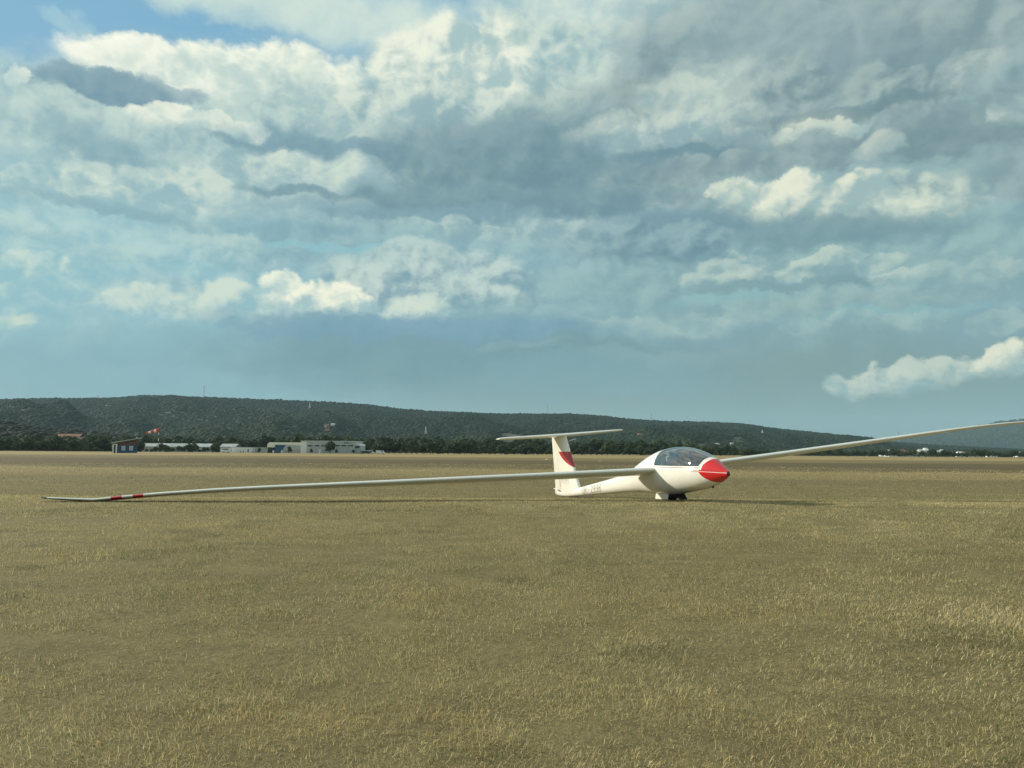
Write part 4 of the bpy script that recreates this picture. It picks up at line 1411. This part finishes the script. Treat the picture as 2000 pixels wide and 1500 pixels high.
# windsock
ws = bld('windsock', 308, 196, 'red and white windsock on a banded mast', 'windsock')
S_ = Site(ws, 196)
zt = S_.Z_(308, 834)
nb = 7
for k in range(nb):
    z0, z1 = zt * .82 * k / nb, zt * .82 * (k + 1) / nb
    mb = MB(); mb.tube([(0, 0, z0 - (.2 if k == 0 else 0)), (0, 0, z1)], .085, 10); mb.build('mast_band', M['white_paint'] if k % 2 == 0 else M['dark_paint'], ws)
mb = MB(); mb.tube([(0, 0, zt * .82), (0, 0, zt)], .03, 8); mb.build('mast_top', M['steel'], ws)
A_, B_ = Vector((S_.X_(309), 0, S_.Z_(309, 839.6))), Vector((S_.X_(285), -.8, S_.Z_(285, 846.2)))
for k in range(5):
    a, b = A_.lerp(B_, k / 5), A_.lerp(B_, (k + 1) / 5)
    mb = MB(); r0, r1 = .52 - .33 * k / 5, .52 - .33 * (k + 1) / 5
    mb.tube([a, a.lerp(b, .5) - Vector((0, 0, .03)), b], [r0, (r0 + r1) / 2 + .015, r1], 14, cap=False); mb.build('sock_band', M['red_cloth'] if k % 2 == 0 else M['white_cloth'], ws, True)
mb = MB()
mb.tube([A_ + Vector((.0, .52 * math.cos(t), .52 * math.sin(t))) for t in np.linspace(0, 6.2832, 17)], .025, 6); mb.build('sock_ring', M['steel'], ws)

# long low sheds behind the trees
def shed(px0, px1, pyr, pye, Y, label, wall='grey_sheet', depth=9, roof='roof_sheet'):
    b_ = bld('shed', (px0 + px1) / 2, Y, label, 'shed')
    s_ = Site(b_, Y)
    s_.box('wall', M[wall], px0 + 1, px1 - 1, pye + .2, None, .4, depth)
    pm = (px0 + px1) / 2
    zr, ze = s_.Z_(pm, pyr), s_.Z_(pm, pye)
    MB().prism_x([(0, ze), (depth / 2, zr), (depth + .4, ze), (depth / 2, zr - .15), (0, ze - .15)], s_.X_(px0), s_.X_(px1)).build('roof', M[roof], b_)
    return b_, s_


shed(275, 409, 865.8, 872.2, 478, 'long low shed with a pale sheet roof half hidden by trees')
b_, s_ = shed(428, 460, 866.6, 872.4, 430, 'small shed with a pale roof left of the white trailers')
b_ = bld('container', 470, 405, 'long white site container with a small dark door left of the hangar', 'container'); S_ = Site(b_, 405)
S_.box('body', M['white_paint'], 450, 491, 873.6, None, 0, 5)
S_.box('door', M['dark_opening'], 483.5, 485.5, 877, 883.4, -.06, -.01)
for a in (468.5, 474.5): S_.box('vent', M['dark_opening'], a, a + 1.4, 880.5, 884, -.05, -.01)
b_ = bld('caravan', 440, 400, 'white caravan with a dark window band beside the long container', 'caravan'); S_ = Site(b_, 400)
S_.poly('body', M['car_white'], [(431, 882.6), (450, 882.6), (450, 874.6), (433.5, 874.6), (431, 877.5)], 0, 2.3)
S_.box('window', M['window_glass'], 434.5, 446, 876.2, 878.4, -.04, -.008)
for a in (437, 445):
    mb = MB(); mb.tube([(S_.X_(a), -.05, .3), (S_.X_(a), .2, .3)], .32, 12); mb.build('wheel', M['rubber'], b_)
b_ = bld('block_house', 508, 408, 'small plain white block with a bright end wall', 'building'); S_ = Site(b_, 408)
S_.box('wall', M['grey_sheet'], 497.5, 521, 874.2, None, 0, 6)
S_.box('end_wall', M['white_paint'], 494.6, 497.4, 874.0, None, -.1, 6)
S_.box('roof', M['roof_sheet'], 494.4, 521.2, 873.4, 873.9, -.2, 6.2)

# arched cream hangar behind the annex
b_ = bld('arched_hangar', 556, 420, 'long cream hangar with a rounded roof edge left of the white hangar', 'hangar'); S_ = Site(b_, 420)
S_.poly('roof', M['cream_sheet'], [(521, 874), (521.4, 869), (523.2, 865.4), (526, 863.8), (592, 864.2), (592, 874)], 0, 16)
S_.box('wall', M['grey_sheet'], 521.5, 592, 874.1, None, .15, 15.8)
for k in range(9):
    a = 524 + k * 7.4
    S_.box('rib', M['cream_sheet'], a, a + .5, 866.0, 873.8, -.10, -.01)
b_ = bld('hangar_annex', 566, 400, 'grey sheet annex with two small dark windows in front of the cream hangar', 'building'); S_ = Site(b_, 400)
S_.poly('wall', M['grey_sheet'], [(552, 886), (598, 886), (598, 869.2), (558, 868.6), (552, 878)], 0, 8)
S_.poly('door_wing', M['blue_paint'], [(536, 886), (551.8, 886), (551.8, 879), (557, 868.8), (536, 868.6)], .3, 8)
S_.box('gate', M['dark_opening'], 521.5, 532, 873.6, None, 1.0, 4)
for a in (561.2, 588.6): S_.box('window', M['window_glass'], a, a + 2.8, 873.0, 874.9, -.05, -.008)
S_.box('plinth', M['concrete'], 558, 598.2, 878.6, None, -.12, -.006)
for a in (533.6, 550.0): S_.box('pillar', M['white_paint'], a, a + 2.6, 879.6, None, -1.2, -.8)

# main white hangar with its window band
b_ = bld('white_hangar', 640, 396, 'big white flat-roofed hangar with a dark window band behind the spreading tree', 'hangar'); S_ = Site(b_, 396)
S_.box('wall', M['grey_sheet'], 598.2, 691.8, 862.0, None, 0, 22)
S_.box('side_wall', M['white_paint'], 586.8, 598.0, 861.8, None, .2, 22)
S_.box('parapet', M['white_paint'], 586.6, 692.0, 861.0, 861.9, -.15, 22.2)
for k, a in enumerate((600.0, 613.2, 626.4, 639.6, 652.8, 666.0, 679.2)):
    w_ = S_.box('window', M['white_paint'], a, a + 11.2, 868.0, 872.6, -.10, -.006)
    for j in range(4): S_.box('pane', M['window_glass'], a + .35 + j * 2.65, a + 2.65 + j * 2.65, 868.5, 872.2, -.13, -.102, w_)
S_.box('door', M['white_paint'], 622.6, 626.2, 877.4, None, -.12, -.01)
# sign: a dark swoosh over a short line of lettering too small to read
sw_ = MB(); pts = [(668 + 16 * t, 866.4 - 3.2 * math.sin(t * 2.6) + 1.6 * t * t) for t in np.linspace(.15, 1, 9)]
for (a, b), (c, d) in zip(pts[:-1], pts[1:]):
    sw_.quad((S_.X_(a), -.02, S_.Z_(a, b)), (S_.X_(c), -.02, S_.Z_(c, d)), (S_.X_(c), -.02, S_.Z_(c, d + .75)), (S_.X_(a), -.02, S_.Z_(a, b + .55)))
sw_.build('sign_swoosh', M['car_dark'], b_)
S_.box('sign_line', M['car_dark'], 671.0, 679.5, 865.0, 866.1, -.03, -.008)
b_ = bld('lean_to', 697, 398, 'low pale lean-to at the right end of the white hangar', 'building'); S_ = Site(b_, 398)
S_.box('wall', M['grey_sheet'], 692.2, 702.4, 870.4, None, .5, 15)
S_.poly('roof', M['white_paint'], [(692.2, 870.3), (703, 870.3), (701, 866.8), (692.2, 866.0)], .2, 15.2)
S_.box('window', M['window_glass'], 693.2, 701.6, 871.2, 874.8, .42, .49)
b_ = bld('carport', 713, 402, 'open carport with a pale roof right of the hangar', 'carport'); S_ = Site(b_, 402)
S_.box('roof', M['white_paint'], 702.6, 722, 879.4, 880.3, 0, 6)
for a in (703.2, 712, 721.2): S_.box('post', M['steel'], a, a + .4, 880.35, None, .2, .4)


def car(px, Y, L_, H_, label, body, cat='car'):
    e = empty('parked_car' if cat == 'car' else 'parked_van', (at(px, 885, Y).x, Y, 0)); tag(e, label, cat)
    van = cat == 'van'
    prof_ = [(-.5, .16), (.5, .16), (.5, .55), (.36, .60), (.22, 1.0), (-.42, 1.0), (-.5, .60)] if not van else [(-.5, .12), (.5, .12), (.5, .45), (.40, .55), (.30, 1.0), (-.48, 1.0), (-.5, .9)]
    MB().prism([(a * L_, b * H_) for a, b in prof_], -.85, .85).build('body', M[body], e, bevel=.06)
    g_ = [(.19, .93), (.30, .64), (-.40, .64), (-.36, .93)] if not van else [(.27, .92), (.36, .60), (.12, .60), (.12, .92)]
    MB().prism([(a * L_, b * H_) for a, b in g_], -.875, -.856).build('window', M['window_glass'], e)
    for a in (-.3, .3):
        for y_ in (-.82, .66):
            mb = MB(); mb.tube([(a * L_, y_, .32), (a * L_, y_ + .16, .32)], .32, 14); mb.build('wheel', M['rubber'], e)


car(716, 398, 4.5, 1.45, 'dark blue car parked under the pale carport', 'car_dark')
car(743, 396, 4.6, 1.75, 'white van parked in the open right of the carport', 'car_white', 'van')
car(724, 404, 4.2, 1.5, 'pale car between the carport and the white van', 'car_white')

# red-roofed house in the wood on the left
b_ = bld('house', 130, 600, 'house with a long reddish roof half hidden in the wood on the left', 'house'); S_ = Site(b_, 600)
S_.box('wall', M['plaster'], 107, 150, 852.4, None, .6, 10)
MB().prism_x([(0, S_.Z_(130, 853)), (5, S_.Z_(130, 847.2)), (10.6, S_.Z_(130, 853)), (5, S_.Z_(130, 848))], S_.X_(104), S_.X_(153)).build('roof', M['red_tile'], b_)
dish = bld('satellite_dish', 124.5, 560, 'white round dish standing among the trees below the reddish roof', 'dish'); S_ = Site(dish, 560)
zc = S_.Z_(124.5, 854.8); mb = MB(); mb.v.append((0, 0, zc))
for k in range(20): mb.v.append((1.2 * math.cos(k * .314159), -.35, zc + 1.0 * math.sin(k * .314159)))
mb.f += [(0, 1 + k, 1 + (k + 1) % 20) for k in range(20)]; mb.build('dish', M['white_paint'], dish)
mb = MB(); mb.tube([(0, .1, -.2), (0, .1, zc)], .12, 8); mb.build('mast', M['steel'], dish)

# ------------------------------------------------------------------ masts on the ridge
def hill_at(px, t):
    x, y, z = hill_main.surf(np.array([float(px)]), np.array([t])); return float(x[0]), float(y[0]), float(z[0])


def lattice(name, px, py_top, t, label, mat, width=5.5, arms=(.72, .86), arm=5.0, cat='mast'):
    """open four-legged lattice mast with cross arms"""
    x, y, z = hill_at(px, t)
    h = at(px, py_top, y).z - z
    mb = MB(); w0, w1 = width / 2, .55
    lev = [k / 7 for k in range(8)]
    half = lambda q: w0 + (w1 - w0) * min(1, q * 1.25)
    C4 = [(-1, -1), (1, -1), (1, 1), (-1, 1)]
    for sx, sy in C4: mb.tube([(sx * half(q), sy * half(q), q * h) for q in lev], .28, 4)
    for i in range(7):
        a, b = lev[i], lev[i + 1]
        for k in range(4):
            (ax, ay), (bx_, by_) = C4[k], C4[(k + 1) % 4]
            mb.tube([(ax * half(a), ay * half(a), a * h), (bx_ * half(b), by_ * half(b), b * h)], .16, 4)
            mb.tube([(ax * half(b), ay * half(b), b * h), (bx_ * half(b), by_ * half(b), b * h)], .16, 4)
    for q in arms: mb.tube([(-arm, 0, q * h), (arm, 0, q * h)], .3, 4)
    mb.tube([(0, 0, h), (0, 0, h * 1.08)], .2, 4)
    o = mb.build(name, M[mat]); o.location = (x, y, z); o['label'] = label; o['category'] = cat
    return o


lattice('lattice_mast', 393, 753, .99, 'tall lattice mast on the highest part of the ridge', 'steel', 7, (.55, .92), 4.5)
lattice('lattice_mast', 1069, 790, .99, 'lattice mast on the ridge above the tailplane', 'steel', 6.5, (.55, .8), 3.5)
lattice('lattice_mast', 1273, 805, .99, 'lattice mast on the ridge just left of the canopy', 'steel', 6, (.5, .8), 3.2)
lattice('lattice_mast', 1757, 843, .98, 'thin lattice mast showing above the raised wing', 'steel', 4, (.6,), 2.4)
lattice('lattice_mast', 185, 770, .99, 'short lattice mast on the ridge at the left', 'white_paint', 7, (.6,), 5)
lattice('lattice_mast', 602, 787, .86, 'white pylon on the slope above the hangars', 'white_paint', 9, (.45,), 3)
lattice('lattice_mast', 831, 834, .30, 'small white pylon low on the slope behind the wood belt', 'white_paint', 6, (.45,), 2.5)
lattice('lattice_mast', 1490, 840, .55, 'small white pylon low on the slope right of the nose', 'white_paint', 6, (.45,), 2.5)

# silos and works right of the canopy
def base_z(px, py, Y): return at(px, py, Y).z


SY = 1250
for k, (a, top) in enumerate(((1397.5, 866.5), (1400.6, 866.0), (1403.8, 866.4))):
    z1, zb = at(a, top, SY).z, at(a, 880, SY).z
    mb = MB(); x = at(a, 880, SY).x
    mb.tube([(x, SY, zb - 6), (x, SY, z1)], 1.45, 12); mb.tube([(x, SY, z1), (x, SY, z1 + 1)], [1.5, .3], 12)
    o = mb.build('silo', M['white_paint'], origin=(x, SY, zb - 6))
    tag(o, ('leftmost of the three white silos beyond the canopy', 'middle one of the three white silos beyond the canopy', 'rightmost of the three white silos beyond the canopy')[k], 'silo', 'white silos beyond the canopy')


def on_hill(px, py):
    """the point of the hill slope seen at a photo pixel"""
    for t in np.linspace(0.02, 1.0, 120):
        x, y, z = hill_at(px, t)
        if z >= at(px, py, y).z: break
    return Vector((x, y, z))


def house(px, py, w, h, Y, wall, roof, label, roofh=.7, name='house', cat='house', depth=9, group=None):
    """py = foot of the wall in the photograph; w, h metres"""
    if Y is None:
        p = on_hill(px, py); w *= p.y / 1150; h *= p.y / 1150; Y = p.y
    else:
        p = at(px, py, Y)
    e = empty(name, (p.x, Y, p.z)); tag(e, label, cat, group)
    MB().box(-w / 2, w / 2, 0, depth, -2.5, h).build('wall', M[wall], e)
    MB().prism_x([(-.5, h - .1), (depth / 2, h + roofh * h), (depth + .5, h - .1), (depth + .5, h - .3), (-.5, h - .3)], -w / 2 - .4, w / 2 + .4).build('roof', M[roof], e)
    if h > 3.5:
        for k in range(max(1, int(w / 5))):
            a = -w / 2 + (k + .5) * w / max(1, int(w / 5))
            MB().box(a - .7, a + .7, -.08, -.01, h * .35, h * .7).build('window', M['window_glass'], e)
    return e


house(1425, 879, 15, 7, SY, 'plaster', 'roof_sheet', 'pale works building with a low tower right of the silos', .2, 'works_building', 'building')
house(1430, 875, 4.5, 8, SY + 6, 'plaster', 'roof_sheet', 'narrow pale tower of the works building', .15, 'works_tower', 'tower', 4)
house(1443, 880, 8, 4, SY, 'white_paint', 'roof_sheet', 'small white shed at the right end of the works', .25, 'works_shed', 'shed')
house(1772, 892, 38, 2.4, 820, 'grey_sheet', 'roof_sheet', 'wide grey-roofed warehouse at the edge of the far village', .6, 'warehouse', 'building', 26)
house(1751, 891, 16, 1.8, 800, 'white_paint', 'roof_sheet', 'low pale shed just left of the grey-roofed warehouse', .3, 'warehouse_shed', 'shed', 10)
VIL = [(1740, 884.5, 9, 4.2, 'white_paint', 'roof_sheet', 'white house with a pale roof at the left end of the far village'), (1761, 884, 14, 4, 'plaster', 'red_tile', 'long low house with a red roof in the far village'),
       (1788, 885.5, 10, 3.6, 'plaster', 'red_tile', 'small red-roofed house above the warehouse roof'), (1803, 884, 9, 4.5, 'plaster', 'roof_sheet', 'grey-roofed house behind the warehouse ridge'),
       (1811, 885.2, 5, 7, 'white_paint', 'white_paint', 'bright white tall narrow house in the far village'), (1823, 887, 11, 4.6, 'plaster', 'red_tile', 'red-roofed cream house right of the bright white one'),
       (1834, 886, 9, 4.2, 'plaster', 'roof_sheet', 'grey-roofed cream house in the middle of the village'), (1846, 885.5, 8, 5.2, 'white_paint', 'roof_sheet', 'white two-storey house with a grey roof in the village'),
       (1858, 888, 10, 4.2, 'plaster', 'red_tile', 'low red-roofed house before the dark village tree'), (1878, 888.6, 8, 4.4, 'white_paint', 'white_paint', 'first bright white house right of the dark village tree'),
       (1884, 889.2, 6, 4.6, 'white_paint', 'red_tile', 'white house with a small red roof beside the bright white one'), (1896, 890, 13, 3.8, 'plaster', 'red_tile', 'long brown-roofed house near the right end of the village'),
       (1915, 891.5, 12, 3.0, 'plaster', 'roof_sheet', 'low grey shed right of the brown-roofed house'), (1940, 892, 14, 3.2, 'white_paint', 'roof_sheet', 'long pale shed in the hedge near the right edge'),
       (1993, 889, 10, 4.4, 'white_paint', 'roof_sheet', 'pale house at the right edge of the picture')]
for a, b, w_, h_, m1, m2, lb in VIL: house(a, b, w_ * .8, h_ * .62, 1020, m1, m2, lb)
house(205, 795, 7, 2.2, None, 'plaster', 'plaster', 'pale quarry hut high on the wooded slope at the left', .3, 'slope_house')
house(201, 852.5, 8, 3, None, 'plaster', 'plaster', 'pale hut at the foot of the slope above the blue hut', .3, 'slope_house')
for k, (a, b, lb) in enumerate(((636, 836.5, 'white house with a red roof low on the slope above the white hangar'), (648, 836, 'second white house low on the slope above the white hangar'), (637, 846, 'reddish house just above the wood belt over the hangar'))):
    house(a, b, 6, 4, None, 'white_paint' if k < 2 else 'red_tile', 'red_tile' if k != 1 else 'roof_sheet', lb, .5, 'slope_house')
house(1257, 851, 16, 2.2, None, 'plaster', 'red_tile', 'long brown-roofed house on the dark slope left of the canopy', .4, 'slope_house')

# ------------------------------------------------------------------ runway markers in the field
MK = [(1068, 896.0, 'white', 'white runway marker left of the fin stripe, in line behind the fin'), (1172, 899.0, 'white', 'white runway marker right of the fin, beyond the wing root'), (122, 890.0, 'white', 'small pale marker far out in the field at the left'),
      (335, 892.2, 'white', 'low white marker lying flat right of the windsock'), (362, 892.6, 'white', 'upright white marker right of the windsock'), (583, 895.0, 'white', 'small pale marker in the field before the grey annex'),
      (1575, 905.0, 'dark', 'low dark tuft-like marker on the field under the raised wing')]
for a, b, kind, lb in MK:
    hor = 878 + .007 * a
    Y = EYE * FPX / (b + 1.5 - hor)
    x = at(a, b, Y).x
    w_ = 2.2 / FPX * Y; h_ = w_ * (1.1 if 'upright' in lb or 'right of the fin' in lb else .7)
    mb = MB(); mb.prism([(-w_, 0), (w_, 0), (w_ * .18, h_), (-w_ * .18, h_)], -w_ * .7, w_ * .7)
    o = mb.build('runway_marker', M['white_paint'] if kind == 'white' else M['brown_board']); o.location = (x, Y, gz1(x, Y) - .01); o.rotation_euler = (0, 0, random.uniform(-.5, .5))
    tag(o, lb, 'marker', 'markers in the field')

# ------------------------------------------------------------------ haze
m, nt, out = material('haze')
pv = nt.nodes.new('ShaderNodeVolumePrincipled')
pv.inputs['Color'].default_value = (0.46, 0.70, 0.84, 1); pv.inputs['Density'].default_value = 0.000058
pv.inputs['Anisotropy'].default_value = 0.0
nt.links.new(pv.outputs[0], out.inputs['Volume'])
haze = MB().box(-12500, 12500, -3000, 12000, -12, 620).build('haze', m)
haze['kind'] = 'stuff'; haze['label'] = 'thin blue haze over the whole landscape'
